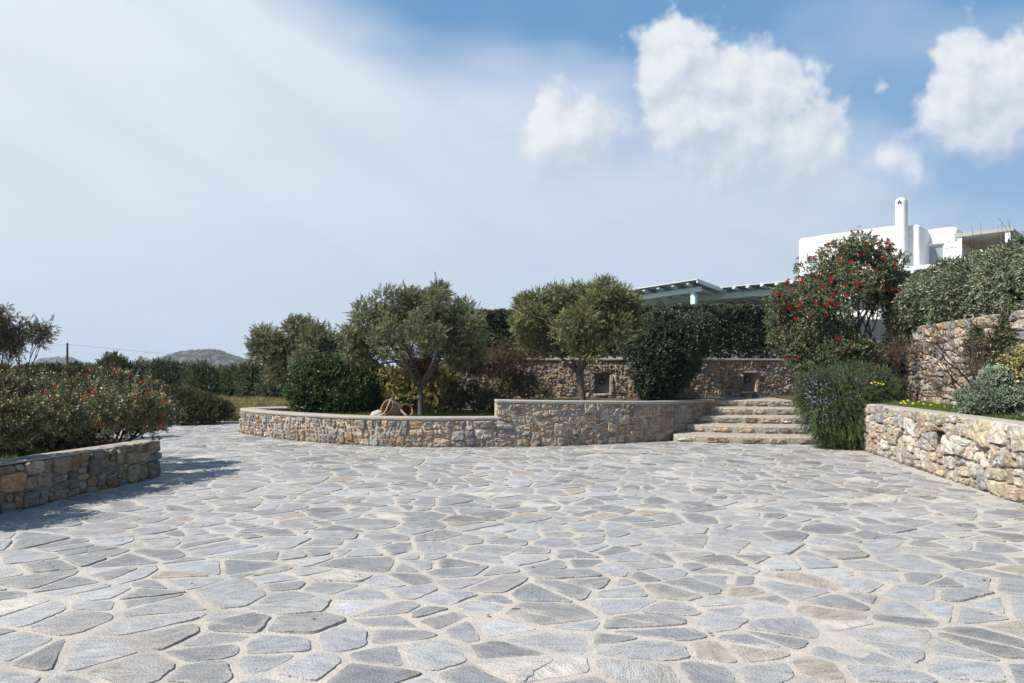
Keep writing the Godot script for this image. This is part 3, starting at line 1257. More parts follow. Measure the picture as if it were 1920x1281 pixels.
	for q in [[n1, 0.42, 0.42], [n2, 0.40, 0.47]]:
		var u: float = q[0]
		var wd: float = q[1]
		var v0: float = q[2]
		var mb := MB.new()
		var out := Vector3(back_face.normal(u + wd / 2).x, 0, back_face.normal(u + wd / 2).y)
		var facing := Basis(Vector3.UP.cross(out), Vector3.UP, out)
		mb.box(back_face.place(u + wd / 2, (v0 + 0.98) / 2, -0.15), Vector3(wd + 0.02, 0.98 - v0 + 0.02, 0.04), facing, Color(0.23, 0.23, 0.225))
		var ni := part("niche", mb.commit(false), M.terracotta, w)
		var st := func(cu: float, cv: float, su: float, sv: float) -> void:
			var poly := worn(rect_poly(Rect2(cu - su / 2, cv - sv / 2, su, sv)), 0.006, 0.03, 0.05, 0.006, 9, 15)
			var tone := stone_tone(WARM)
			part("frame_stone", stone_mesh(back_face, poly, 1.0, 0.055, tone, tone.darkened(0.2)), M.rubble, w)
		st.call(u + wd / 2, 1.02, wd + 0.2, 0.085)
		st.call(u + wd / 2, v0 - 0.03, wd + 0.16, 0.07)
		st.call(u - 0.05, (v0 + 0.98) / 2, 0.10, 0.98 - v0 - 0.02)
		st.call(u + wd + 0.05, (v0 + 0.98) / 2, 0.10, 0.98 - v0 - 0.02)
		# an iron ring with a round boss
		var ring := TorusMesh.new()
		ring.inner_radius = 0.062
		ring.outer_radius = 0.098
		ring.rings = 28
		ring.ring_segments = 10
		var c := back_face.place(u + wd * 0.5, v0 + 0.33, -0.105)
		var lamp := thing("niche_ring", "dark iron ring in the wall niche %s" % ("behind the trunk of the yellowish tree" if q[2] < 0.45 else "above the stone steps"), "ring", c, "iron rings in the wall niches")
		lamp.basis = facing
		var o := part("ring", ring, M.dark_iron, lamp)
		o.rotation.x = PI / 2
		var b := MB.new()
		b.tube(PackedVector3Array([Vector3(0, 0, -0.02), Vector3(0, 0, 0.03), Vector3(0, 0, 0.05)]), PackedFloat32Array([0.035, 0.034, 0.02]), 12, Color(0.30, 0.29, 0.27))
		part("boss", b.commit(), M.iron, lamp)
		var a := MB.new()
		a.tube(PackedVector3Array([Vector3(0, 0.16, -0.02), Vector3(0, 0.09, 0.0)]), PackedFloat32Array([0.012, 0.012]), 6, Color(0.06, 0.06, 0.06))
		part("hanger", a.commit(), M.iron, lamp)

	# earth and terraces held by the walls
	var soil := Color(0.16, 0.12, 0.075)
	bed("garden_bed", [Vector2(-4.3, -18.6), Vector2(-6.5, -17.8), Vector2(-6.6, -17.3), Vector2(-5.0, -15.75), Vector2(-3.7, -14.85), Vector2(-1.7, -14.2), Vector2(-0.2, -14.25), Vector2(-0.2, -18.95), Vector2(-4.0, -18.95)], 0.50, 0.5, soil, M.soil, "earth of the bed behind the curved wall")
	bed("raised_bed", [Vector2(-0.3, -14.2), Vector2(1.0, -14.4), Vector2(2.1, -14.8), Vector2(3.0, -15.25), Vector2(3.7, -15.9), Vector2(4.4, -16.7), Vector2(4.9, -17.4), Vector2(5.0, -18.95), Vector2(-0.3, -18.95)], 0.80, 0.8, soil, M.soil, "earth of the raised bed behind the taller wall")
	bed("right_terrace", [Vector2(7.15, -13.7), Vector2(6.7, -10.4), Vector2(6.3, -8.1), Vector2(5.85, -4.0), Vector2(7.9, -4.0), Vector2(8.0, -8.0), Vector2(8.75, -13.0), Vector2(9.3, -16.0), Vector2(9.6, -20.0), Vector2(7.3, -19.5), Vector2(7.0, -15.0)], 0.84, 0.9, soil, M.soil, "planted terrace between the pale wall and the tall rough wall")
	bed("hedge_bank", [Vector2(8.0, -4.0), Vector2(8.15, -8.5), Vector2(8.5, -10.8), Vector2(9.3, -15.4), Vector2(9.6, -17.4), Vector2(16.0, -17.4), Vector2(16.0, -4.0)], 2.44, 2.4, soil, M.soil, "earth bank behind the tall rough wall")
	bed("upper_terrace", [Vector2(-2.6, -19.3), Vector2(4.5, -19.25), Vector2(9.6, -20.5), Vector2(9.9, -19.3), Vector2(16.0, -19.3), Vector2(24.0, -26.0), Vector2(16.0, -36.0), Vector2(-1.5, -30.0)], 1.2, 1.3, Color(0.34, 0.32, 0.29), M.bedding_mortar, "terrace in front of the white house")
	bed("entrance_bed", [Vector2(-5.6, -10.2), Vector2(-5.75, -8.6), Vector2(-5.95, -7.5), Vector2(-6.8, -4.0), Vector2(-16.0, -4.0), Vector2(-16.0, -11.5), Vector2(-9.0, -12.2), Vector2(-6.6, -11.6)], 0.42, 0.5, soil, M.soil, "earth of the bed behind the entrance wall")


# ---------------------------------------------------------------- stairs

func make_steps() -> void:
	var rows := [
		[Vector2(3.55, -14.95), Vector2(4.6, -14.62), Vector2(5.7, -14.42), Vector2(6.95, -14.35)],
		[Vector2(4.0, -15.75), Vector2(4.9, -15.38), Vector2(5.9, -15.15), Vector2(7.0, -15.05)],
		[Vector2(4.4, -16.35), Vector2(5.2, -16.08), Vector2(6.1, -15.92), Vector2(7.1, -15.85)],
		[Vector2(4.75, -16.9), Vector2(5.5, -16.72), Vector2(6.3, -16.62), Vector2(7.2, -16.6)],
		[Vector2(5.0, -17.6), Vector2(5.7, -17.48), Vector2(6.5, -17.42), Vector2(7.3, -17.4)],
	]
	var w := thing("stone_steps", "five worn stone steps rising to the landing by the back wall", "steps")
	var hgt := 0.16
	for k in rows.size():
		var f := face(rows[k], 1.0, hgt * k, hgt, hgt, 0.08)
		if f.normal(1.0).y < 0.0:
			f.side = -1.0
		var mb := MB.new()
		var n := f.p.size()
		for i in n:
			var u := i * f.step
			var j := 0.006 * bump_noise.get_noise_2d(u * 4.0, k * 7.0)
			for q in [[0.0, -0.015], [hgt - 0.03, j], [hgt - 0.008, j - 0.012], [hgt, j - 0.045], [hgt + 0.004 * bump_noise.get_noise_2d(u * 3.0, k * 3.0 + 50.0), -0.3]]:
				mb.vert(f.place(minf(u, f.length() - 0.001), q[0], q[1]))
			mb.vert(Vector3(f.p[i].x + 0.6, hgt * (k + 1), -18.95 - maxf(0.0, f.p[i].x + 0.6 - 4.6) * 0.225))
		for i in n - 1:
			for q in 5:
				var a := i * 6 + q
				mb.quad(a, a + 6, a + 7, a + 1, Vector3(0, 1, 0.5) if q > 1 else Vector3(0, 0.1, 1))
		for e in [0, n - 1]:
			var b: int = e * 6
			var foot := mb.vert(Vector3(f.p[e].x + 0.6, hgt * k, -18.95 - maxf(0.0, f.p[e].x + 0.6 - 4.6) * 0.225))
			var dir := Vector3(-1 if e == 0 else 1, 0, 0)
			for q in range(0, 5):
				mb.tri(b + q, b + q + 1, foot, dir)
		var st := part("step", mb.commit(), M.tread_mortar, w)
		# stones set into the front edge
		var u := 0.05
		while u < f.length() - 0.12:
			var l := minf(rnd(0.22, 0.6), f.length() - u - 0.03)
			var lo := rnd(0.012, 0.035)
			var poly := worn(rect_poly(Rect2(u, lo, l, rnd(0.128, 0.142) - lo)), 0.008, 0.03, 0.05, 0.006, 9, 18)
			if poly.size() > 4:
				var tone := stone_tone(PALE + WARM)
				part("edge_stone", stone_mesh(f, poly, 1.0, 0.022, tone, tone.lerp(stone_tone(WARM), 0.5)), M.rubble, st)
			u += l + (rnd(0.02, 0.06) if rng.randf() < 0.75 else rnd(0.1, 0.25))


# ---------------------------------------------------------------- paving

func flag_mesh(poly: PackedVector2Array, high: float, tone: Color, tone2: Color) -> MB:
	var mb := MB.new()
	var m := middle(poly)
	var turn := rnd(0.0, TAU) if rng.randf() < 0.35 else rnd(-0.5, 0.5)
	var shift := Vector2(rnd(0, 1), rnd(0, 1))
	var tilt := Vector2(rnd(-0.012, 0.012), rnd(-0.012, 0.012))
	var count := poly.size()
	for r in [[1.008, -0.012, 0.0], [1.0, high - 0.002, 0.0], [1.0, high - 0.002, 0.0], [0.0, high, 0.005], [0.62, high + 0.001, 0.0]]:
		for q in poly:
			var s: Vector2 = q
			if r[2] > 0.0:
				s = q + (m - q).normalized() * r[2]
			else:
				s = m + (q - m) * float(r[0])
			var y: float = r[1]
			if y > 0.0:
				y += (s - m).dot(tilt) + bump_noise.get_noise_2d(s.x * 3.0, s.y * 3.0) * 0.0035
			var k := clampf(tone_noise.get_noise_2d(s.x * 2.2, s.y * 2.2) + 0.4, 0.0, 1.0)
			var dust := 0.0 if r[0] > 0.5 and r[0] < 0.9 else clampf(0.30 + 0.55 * bump_noise.get_noise_2d(s.x * 4.0 + 9.0, s.y * 4.0), 0.0, 0.6)
			var wear := 1.0 + 0.16 * tone_noise.get_noise_2d(s.x * 0.5 + 70.0, s.y * 0.5)
			mb.vert(Vector3(s.x, y, s.y), tone.lerp(tone2, k).lerp(Color(0.44, 0.41, 0.37), dust) * wear, (s - m).rotated(turn) * Vector2(0.9, 1.6) + shift)
	var top := mb.vert(Vector3(m.x, high + bump_noise.get_noise_2d(m.x * 3.0, m.y * 3.0) * 0.0035, m.y), tone, shift)
	for r in [0, 2, 3]:
		for i in count:
			var a: int = r * count + i
			var b: int = r * count + (i + 1) % count
			var o := (poly[i] + poly[(i + 1) % count]) / 2.0 - m
			mb.quad(a, b, b + count, a + count, Vector3(o.x, 0.0, o.y).normalized() if r == 0 else Vector3.UP)
	for i in count:
		mb.tri(4 * count + i, 4 * count + (i + 1) % count, top, Vector3.UP)
	return mb


func layer(poly: PackedVector2Array) -> PackedVector2Array:
	var m := middle(poly)
	var n := Vector2.from_angle(rnd(0.0, TAU))
	var ext := 0.0
	for q in poly:
		ext = maxf(ext, n.dot(q - m))
	var p := PackedVector2Array()
	for q in poly:
		p.append(m + (q - m) * 0.985)
	p = clip(p, n, n.dot(m) + ext * rnd(-0.1, 0.55))
	if p.size() < 4 or area(p) < 0.02:
		return PackedVector2Array()
	var out := PackedVector2Array()
	for i in p.size():
		var a := p[i]
		var b := p[(i + 1) % p.size()]
		out.append(a)
		if a.distance_to(b) > 0.12:
			var k := int(a.distance_to(b) / 0.035)
			for j in range(1, k):
				out.append(a.lerp(b, float(j) / k) + n * (rnd(-0.012, 0.012) + 0.03 * bump_noise.get_noise_2d(j * 0.35, a.x * 9.0)))
	return out


func inside(p: Vector2, outline: Array) -> bool:
	return Geometry2D.is_point_in_polygon(p, PackedVector2Array(outline))


func make_paving() -> void:
	rng.seed = 51
	# the mortar bed that the flagstones lie in
	var mb := MB.new()
	var nx := 230
	var nz := 220
	for j in nz + 1:
		for i in nx + 1:
			var x := lerpf(-15.0, 8.0, float(i) / nx)
			var z := lerpf(-20.9, 1.5, float(j) / nz)
			var grime := 1.0 + 0.22 * tone_noise.get_noise_2d(x * 0.5 + 70.0, z * 0.5) + 0.25 * tone_noise.get_noise_2d(x * 3.0, z * 3.0)
			mb.vert(Vector3(x, bump_noise.get_noise_2d(x * 2.3, z * 2.3) * 0.004 + 0.003, z), Color(grime, grime, grime))
	for j in nz:
		for i in nx:
			var p := j * (nx + 1) + i
			mb.quad(p, p + 1, p + nx + 2, p + nx + 1, Vector3.UP)
	var bedm := struct("pavement", mb.commit(), M.bedding_mortar, "forecourt of irregular grey flagstones in pale mortar")
	rng.seed = 52
	var pieces := []
	var stretch := Vector2(1.22, 1.0)
	for cell in voronoi(Rect2(-15.0 / stretch.x, -20.8, 22.8 / stretch.x, 22.2), 0.245, 0.44):
		split(cell, pieces, 0.06, 0.24, 0.4, false)
	var behind := [Vector2(-6.8, -17.3), Vector2(-5.0, -15.6), Vector2(-3.8, -14.75), Vector2(-2.8, -14.3), Vector2(-1.7, -14.1), Vector2(-0.3, -14.15), Vector2(1.0, -14.3), Vector2(2.1, -14.7), Vector2(3.0, -15.1), Vector2(3.4, -14.9), Vector2(4.5, -14.5), Vector2(5.7, -14.25), Vector2(7.5, -14.1), Vector2(9, -21), Vector2(-5.7, -21), Vector2(-5.7, -18.4)]
	var left := [Vector2(-5.4, -10.2), Vector2(-5.45, -9.6), Vector2(-5.6, -8.6), Vector2(-5.75, -7.5), Vector2(-6.6, -4.0), Vector2(-7.0, -1.0), Vector2(-16, 0), Vector2(-16.0, -12.0), Vector2(-9.0, -12.2), Vector2(-6.6, -11.6)]
	var right := [Vector2(7.1, -14.4), Vector2(6.55, -13.6), Vector2(6.45, -12.7), Vector2(6.12, -10.4), Vector2(5.8, -8.1), Vector2(5.5, -4.0), Vector2(5.7, 2.0), Vector2(9.0, 2.0), Vector2(9.0, -14.0)]
	var made := []
	for p in pieces:
		var s := PackedVector2Array()
		for q in p:
			s.append(q * stretch)
		var m := middle(s)
		if inside(m, behind) or inside(m, left) or inside(m, right):
			continue
		var d := Vector3(0, EYE, 0).distance_to(Vector3(m.x, 0, m.y))
		var q := worn(s, 0.022, 0.024, 0.032 if d < 8.0 else 0.07, 0.0055 if d < 8.0 else 0.005, 10, 60 if d < 8.0 else 20)
		if q.size() < 6 or area(q) < 0.006:
			continue
		var seen: float = area(q) / pow(d, 3.0) if m.y < -2.2 and absf(m.x) < -m.y * 0.85 + 0.3 else 0.0
		made.append([seen, q])
	made.sort_custom(func(a, b): return a[0] > b[0])
	var rest := MB.new()
	for i in made.size():
		var tone := stone_tone(FLAG)
		var lum := (tone.r + tone.g + tone.b) / 3.0
		tone = Color(lerpf(tone.r, lum * 0.962, 0.7), lerpf(tone.g, lum, 0.7), lerpf(tone.b, lum * 1.055, 0.7)) * rnd(0.84, 1.02)
		var tone2 := tone * rnd(0.86, 1.14)
		var dice := rng.randf()
		if dice < 0.03:
			tone = Color(0.34, 0.295, 0.25)
			tone2 = Color(0.36, 0.335, 0.30)
		elif dice < 0.055:
			tone = Color(0.52, 0.50, 0.46)
			tone2 = tone * 0.92
		elif dice < 0.16:
			tone2 = Color(0.345, 0.33, 0.30)
		var high := rnd(0.005, 0.014)
		var f := flag_mesh(made[i][1], high, tone, tone2)
		if i < 300 and rng.randf() < 0.32 and area(made[i][1]) > 0.07:
			# a flake of the next layer of the schist left standing on part of the stone
			var ledge := layer(made[i][1])
			if ledge.size() > 7:
				f.add(flag_mesh(ledge, high + rnd(0.004, 0.008), tone * rnd(0.95, 1.08), tone2), Transform3D())
		if i < 300:
			part("flagstone", f.commit(), M.flagstone, bedm)
		else:
			rest.add(f, Transform3D())
	tag(part("distant_flagstones", rest.commit(), M.flagstone, bedm), "", "", "", "stuff")
	print("flagstones ", made.size())


# ---------------------------------------------------------------- house and pergola

# a block with all its edges rounded, from its low corner to its high one
func soft_box(lo: Vector3, hi: Vector3, r: float, wob := 0.0) -> MB:
	var mb := MB.new()
	var mid := (lo + hi) / 2.0
	var h := (hi - lo) / 2.0
	var rr := minf(r, minf(h.x, minf(h.y, h.z)) * 0.98)
	for axis in 3:
		for s in [-1.0, 1.0]:
			var a := (axis + 1) % 3
			var b := (axis + 2) % 3
			var ca := []
			var cb := []
			for e in [[a, ca], [b, cb]]:
				var hh: float = h[e[0]]
				for t in [0.0, 0.25, 0.5, 0.75, 1.0]:
					e[1].append(-hh + rr * t)
				var n := maxi(1, int((hh - rr) * 2.0 / 0.4))
				for t in range(1, n):
					e[1].append(lerpf(-hh + rr, hh - rr, float(t) / n))
				for t in [0.0, 0.25, 0.5, 0.75, 1.0]:
					e[1].append(hh - rr * (1.0 - t))
			var ids := []
			for x in ca:
				var row := []
				for y in cb:
					var p := Vector3.ZERO
					p[axis] = h[axis] * s
					p[a] = x
					p[b] = y
					var inner := p.clamp(-h + Vector3.ONE * rr, h - Vector3.ONE * rr)
					var q := inner + (p - inner).normalized() * rr
					q += (p - inner).normalized() * wob * bump_noise.get_noise_3dv((q + mid) * 1.3)
					row.append(mb.vert(q + mid))
				ids.append(row)
			for i in ids.size() - 1:
				for j in ids[0].size() - 1:
					var c: Vector3 = mb.v[ids[i][j]] - mid
					var n2 := Vector3.ZERO
					n2[axis] = s
					mb.quad(ids[i][j], ids[i + 1][j], ids[i + 1][j + 1], ids[i][j + 1], n2)
	# shared normals across the seams of the six sides
	var key := {}
	var map := PackedInt32Array()
	var out := MB.new()
	for i in mb.v.size():
		var k := Vector3i((mb.v[i] * 2000.0).round())
		if not key.has(k):
			key[k] = out.vert(mb.v[i])
		map.append(key[k])
	for i in range(0, mb.ix.size(), 3):
		if map[mb.ix[i]] != map[mb.ix[i + 1]] and map[mb.ix[i + 1]] != map[mb.ix[i + 2]] and map[mb.ix[i]] != map[mb.ix[i + 2]]:
			out.ix.append_array(PackedInt32Array([map[mb.ix[i]], map[mb.ix[i + 1]], map[mb.ix[i + 2]]]))
	return out


func window(parent: Node, x: float, y: float, z: float, w: float, h: float, shutters: Array) -> void:
	var white := Color(0.62, 0.70, 0.72)
	var fr := MB.new()
	for s in [-1.0, 1.0]:
		fr.box(Vector3(x + s * (w / 2 - 0.025), y + h / 2, z), Vector3(0.05, h, 0.06), Basis(), white)
		fr.box(Vector3(x, y + h / 2 + s * (h / 2 - 0.025), z), Vector3(w - 0.1, 0.05, 0.058), Basis(), white)
	var wi := part("window", fr.commit(false), M.paint, parent)
	var pn := MB.new()
	pn.box(Vector3(x, y + h / 2, z - 0.012), Vector3(w - 0.1, h - 0.1, 0.012))
	part("pane", pn.commit(false), M.window_glass, wi)
	for s in shutters:
		var sh := MB.new()
		var side: float = s
		var sw := w * 0.95
		var c := Vector3(x + side * (w / 2 + sw / 2 + 0.02), y + h / 2, z + 0.16)
		for k in 5:
			sh.box(c + Vector3((k - 2) * sw / 5.0, 0, 0), Vector3(sw / 5.0 - 0.012, h, 0.028), Basis(), Color(0.72, 0.79, 0.81))
		for k in [-0.35, 0.35]:
			sh.box(c + Vector3(0, k * h, 0.025), Vector3(sw * 0.92, 0.07, 0.022), Basis(), Color(0.72, 0.79, 0.81))
		part("shutter", sh.commit(false), M.paint, parent)


func make_house() -> void:
	var w := thing("white_house", "white plastered cubic house with rounded corners and a tall chimney", "house", Vector3(10.45, 1.2, -25.0))
	w.rotation.y = -PI / 4
	var top := 6.40 - 1.2
	# wall of the left block, its face pierced by a small window beside the chimney
	part("wall", soft_box(Vector3(0, 0, -5.0), Vector3(3.56, top, 0), 0.16, 0.03).commit(), M.plaster, w)
	part("wall", soft_box(Vector3(2.2, -0.2, -5.2), Vector3(4.72, top - 0.04, -1.4), 0.16, 0.03).commit(), M.plaster, w)
	var ch := soft_box(Vector3(3.27, 1.0, -0.25), Vector3(3.60, top + 0.86, 0.22), 0.15, 0.02)
	var chm := part("chimney", ch.commit(), M.plaster, w)
	var op := MB.new()
	for p in [[-0.035, 0.0], [0.035, 0.0], [0.0, 0.055]]:
		op.box(Vector3(3.435 + p[0], top + 0.66 + p[1], 0.215), Vector3(0.05, 0.055, 0.03), Basis(Vector3.BACK, 0.4), Color(0.04, 0.04, 0.045))
	part("smoke_opening", op.commit(false), M.iron, chm)
	part("buttress", soft_box(Vector3(3.45, 0.5, -1.6), Vector3(3.90, top - 0.04, -0.24), 0.10, 0.02).commit(), M.plaster, w)
	window(w, 2.88, top - 1.62, 0.03, 0.42, 0.72, [])
	var sh := MB.new()
	for k in 4:
		sh.box(Vector3(3.09, top - 1.26, 0.05 + 0.09 * k), Vector3(0.03, 0.9, 0.08), Basis(), Color(0.72, 0.79, 0.81))
	part("shutter", sh.commit(false), M.paint, w)
	window(w, 0.62, top - 1.30, 0.03, 0.34, 0.62, [])
	window(w, 4.12, top - 1.55, -1.36, 0.5, 0.95, [1.0])
	# rounded lintel over the right window
	part("lintel", soft_box(Vector3(3.85, top - 0.62, -1.5), Vector3(4.50, top - 0.50, -1.26), 0.055, 0.01).commit(), M.plaster, w)
	# balcony slab and green beam above the ground floor
	part("balcony", soft_box(Vector3(2.2, 3.50, -1.6), Vector3(5.0, 3.68, 0.75), 0.08, 0.01).commit(), M.plaster, w)
	var bm := MB.new()
	bm.box(Vector3(3.4, 3.36, 0.62), Vector3(3.4, 0.18, 0.14), Basis(), Color(0.47, 0.66, 0.64))
	part("balcony_beam", bm.commit(false), M.paint, w)
	window(w, 1.3, 0.95, 0.03, 0.75, 1.25, [-1.0, 1.0])
	# slatted roof beside the right block
	var rf := MB.new()
	var grey := Color(0.40, 0.41, 0.39)
	var tilt := Basis(Vector3.RIGHT, 0.0)
	rf.box(Vector3(5.52, top - 0.43, -3.5), Vector3(1.56, 0.05, 5.0), tilt, grey)
	rf.box(Vector3(5.52, top - 0.43, -1.02), Vector3(1.58, 0.12, 0.05), tilt, Color(0.36, 0.38, 0.37))
	var roof := part("side_roof", rf.commit(false), M.paint, w)
	for k in 21:
		var sl := MB.new()
		sl.box(Vector3(5.52, top - 0.49, -1.15 - 0.22 * k), Vector3(1.52, 0.075, 0.07), Basis(), Color(0.62, 0.62, 0.56))
		part("slat", sl.commit(false), M.paint, roof)
	for x in [4.86, 6.15]:
		var ps := MB.new()
		ps.box(Vector3(x, (top - 0.48) / 2, -1.10), Vector3(0.13, top - 0.50, 0.13), Basis(), Color(0.80, 0.83, 0.84))
		part("roof_post", ps.commit(false), M.paint, w)

	var pw := thing("white_parapet", "low white plastered wall glimpsed under the clipped hedge", "wall", Vector3(0, 1.2, 0))
	part("wall_body", soft_box(Vector3(-1.5, -0.1, -21.0), Vector3(4.6, 1.0, -20.7), 0.08, 0.01).commit(), M.plaster, pw)
	var turned := part("wall_body", soft_box(Vector3(0.0, -0.1, -0.3), Vector3(5.0, 1.0, 0.0), 0.08, 0.01).commit(), M.plaster, pw, Vector3(4.45, 0, -20.68))
	turned.rotation.y = 0.225


func make_pergola() -> void:
	var corner := Vector3(5.74, 0.0, -21.0)
	var w := thing("pergola", "pale turquoise timber pergola with round rafter ends and a square post", "pergola", corner)
	w.rotation.y = -PI / 4
	var teal := Color(0.56, 0.74, 0.75)
	var dim := Color(0.48, 0.57, 0.54)
	# front roof, a little higher and tipped: its top is h(s, t)
	var slope := Basis(Vector3(0, 0, 1), 0.047) * Basis(Vector3(1, 0, 0), -0.105)
	var fr := MB.new()
	fr.box(Vector3(0, 4.37, 0) + slope * Vector3(-2.6, -0.02, -0.80), Vector3(5.2, 0.035, 1.75), slope, dim)
	part("roof_panel", fr.commit(false), M.paint, w)
	var edge := MB.new()
	edge.box(Vector3(0, 4.37, 0) + slope * Vector3(-0.02, -0.075, -0.80), Vector3(0.05, 0.10, 1.70), slope, teal)
	part("fascia", edge.commit(false), M.paint, w)
	for k in 9:
		var mb := MB.new()
		var x := -0.36 - 0.54 * k
		mb.tube(PackedVector3Array([Vector3(0, 4.37, 0) + slope * Vector3(x, -0.105, 0.02), Vector3(0, 4.37, 0) + slope * Vector3(x, -0.105, -1.6)]), PackedFloat32Array([0.062, 0.062]), 10, teal)
		part("rafter", mb.commit(), M.paint, w)
	var bm := MB.new()
	bm.box(Vector3(0, 4.37, 0) + slope * Vector3(-2.65, -0.245, -0.32), Vector3(5.1, 0.15, 0.12), slope, teal)
	part("beam", bm.commit(false), M.paint, w)
	var ps := MB.new()
	ps.box(Vector3(-0.34, 2.62, -0.32), Vector3(0.16, 2.88, 0.16), Basis(), Color(0.58, 0.75, 0.80))
	part("post", ps.commit(false), M.paint, w)
	# rear roof reaching to the house
	var back := Basis(Vector3(1, 0, 0), -0.02)
	var r2 := MB.new()
	r2.box(Vector3(1.0, 4.235, -3.40), Vector3(12.4, 0.035, 3.96), Basis(), dim)
	part("roof_panel", r2.commit(false), M.paint, w)
	for k in 26:
		var mb := MB.new()
		var x := 6.9 - 0.46 * k
		mb.tube(PackedVector3Array([Vector3(x, 4.155, -1.36), Vector3(x, 4.155, -5.3)]), PackedFloat32Array([0.060, 0.060]), 10, teal)
		part("rafter", mb.commit(), M.paint, w)
	var r3 := MB.new()
	r3.box(Vector3(-3.0, 4.225, -10.0), Vector3(6.9, 0.035, 9.2), Basis(), dim)
	part("roof_panel", r3.commit(false), M.paint, w)
	for k in 15:
		var mb := MB.new()
		var x := 0.30 - 0.46 * k
		mb.tube(PackedVector3Array([Vector3(x, 4.15, -5.4), Vector3(x, 4.15, -14.5)]), PackedFloat32Array([0.060, 0.060]), 8, teal)
		part("rafter", mb.commit(), M.paint, w)
	var b2 := MB.new()
	b2.box(Vector3(1.0, 3.995, -1.85), Vector3(12.2, 0.19, 0.13), Basis(), teal)
	part("beam", b2.commit(false), M.paint, w)
	for x in [-4.8]:
		var p2 := MB.new()
		p2.box(Vector3(x, 2.55, -1.85), Vector3(0.16, 2.70, 0.16), Basis(), Color(0.58, 0.75, 0.80))
		part("post", p2.commit(false), M.paint, w)

	# a lantern hanging below the beam
	var ln := thing("hanging_lantern", "small dark wire lantern hanging under the pergola left of its post", "lantern", at(1238, 571, 22.9))
	var fm := MB.new()
	for k in 8:
		var a := TAU * k / 8
		var pts := PackedVector3Array()
		for j in 7:
			var e := lerpf(-1.2, 1.2, j / 6.0)
			pts.append(Vector3(cos(a) * cos(e), sin(e) * 1.15, sin(a) * cos(e)) * 0.105)
		fm.tube(pts, PackedFloat32Array([0.006, 0.006, 0.006, 0.006, 0.006, 0.006, 0.006]), 4, Color(0.05, 0.05, 0.05))
	part("cage", fm.commit(), M.iron, ln)
	var cb := MB.new()
	cb.tube(PackedVector3Array([Vector3(0, 0.11, 0), Vector3(0, 0.36, 0)]), PackedFloat32Array([0.006, 0.006]), 4, Color(0.05, 0.05, 0.05))
	part("cord", cb.commit(), M.iron, ln)


# ---------------------------------------------------------------- trees

func tree(called: String, label: String, base: Vector3, fork: Vector3, crown: Array, d: float, r: float, col: Color, sprays: Array, count: int, look: Dictionary, bill: Array, sub := "") -> Node3D:
	var w := thing(called, label, "tree" if sub == "" else sub, base)
	var main := lobes_px(crown, d, base)
	var small := billows(main, int(bill[0]), bill[1], bill[2])
	wood(w, Vector3.ZERO, fork - base, main, small, r, col)
	for k in sprays.size():
		foliage(w, "crown", sprays[k][0], sprays[k][1], small, int(count * float(sprays[k][2])), look if sprays[k].size() < 4 else sprays[k][3])
	var stray := look.duplicate()
	stray.merge({"up": 0.9, "shell": 1.0, "size": [1.1, 1.7], "rough": 0.5}, true)
	foliage(w, "stray_shoots", S.olive_tip, M.dull_leaf, small, count / 45, stray)
	return w


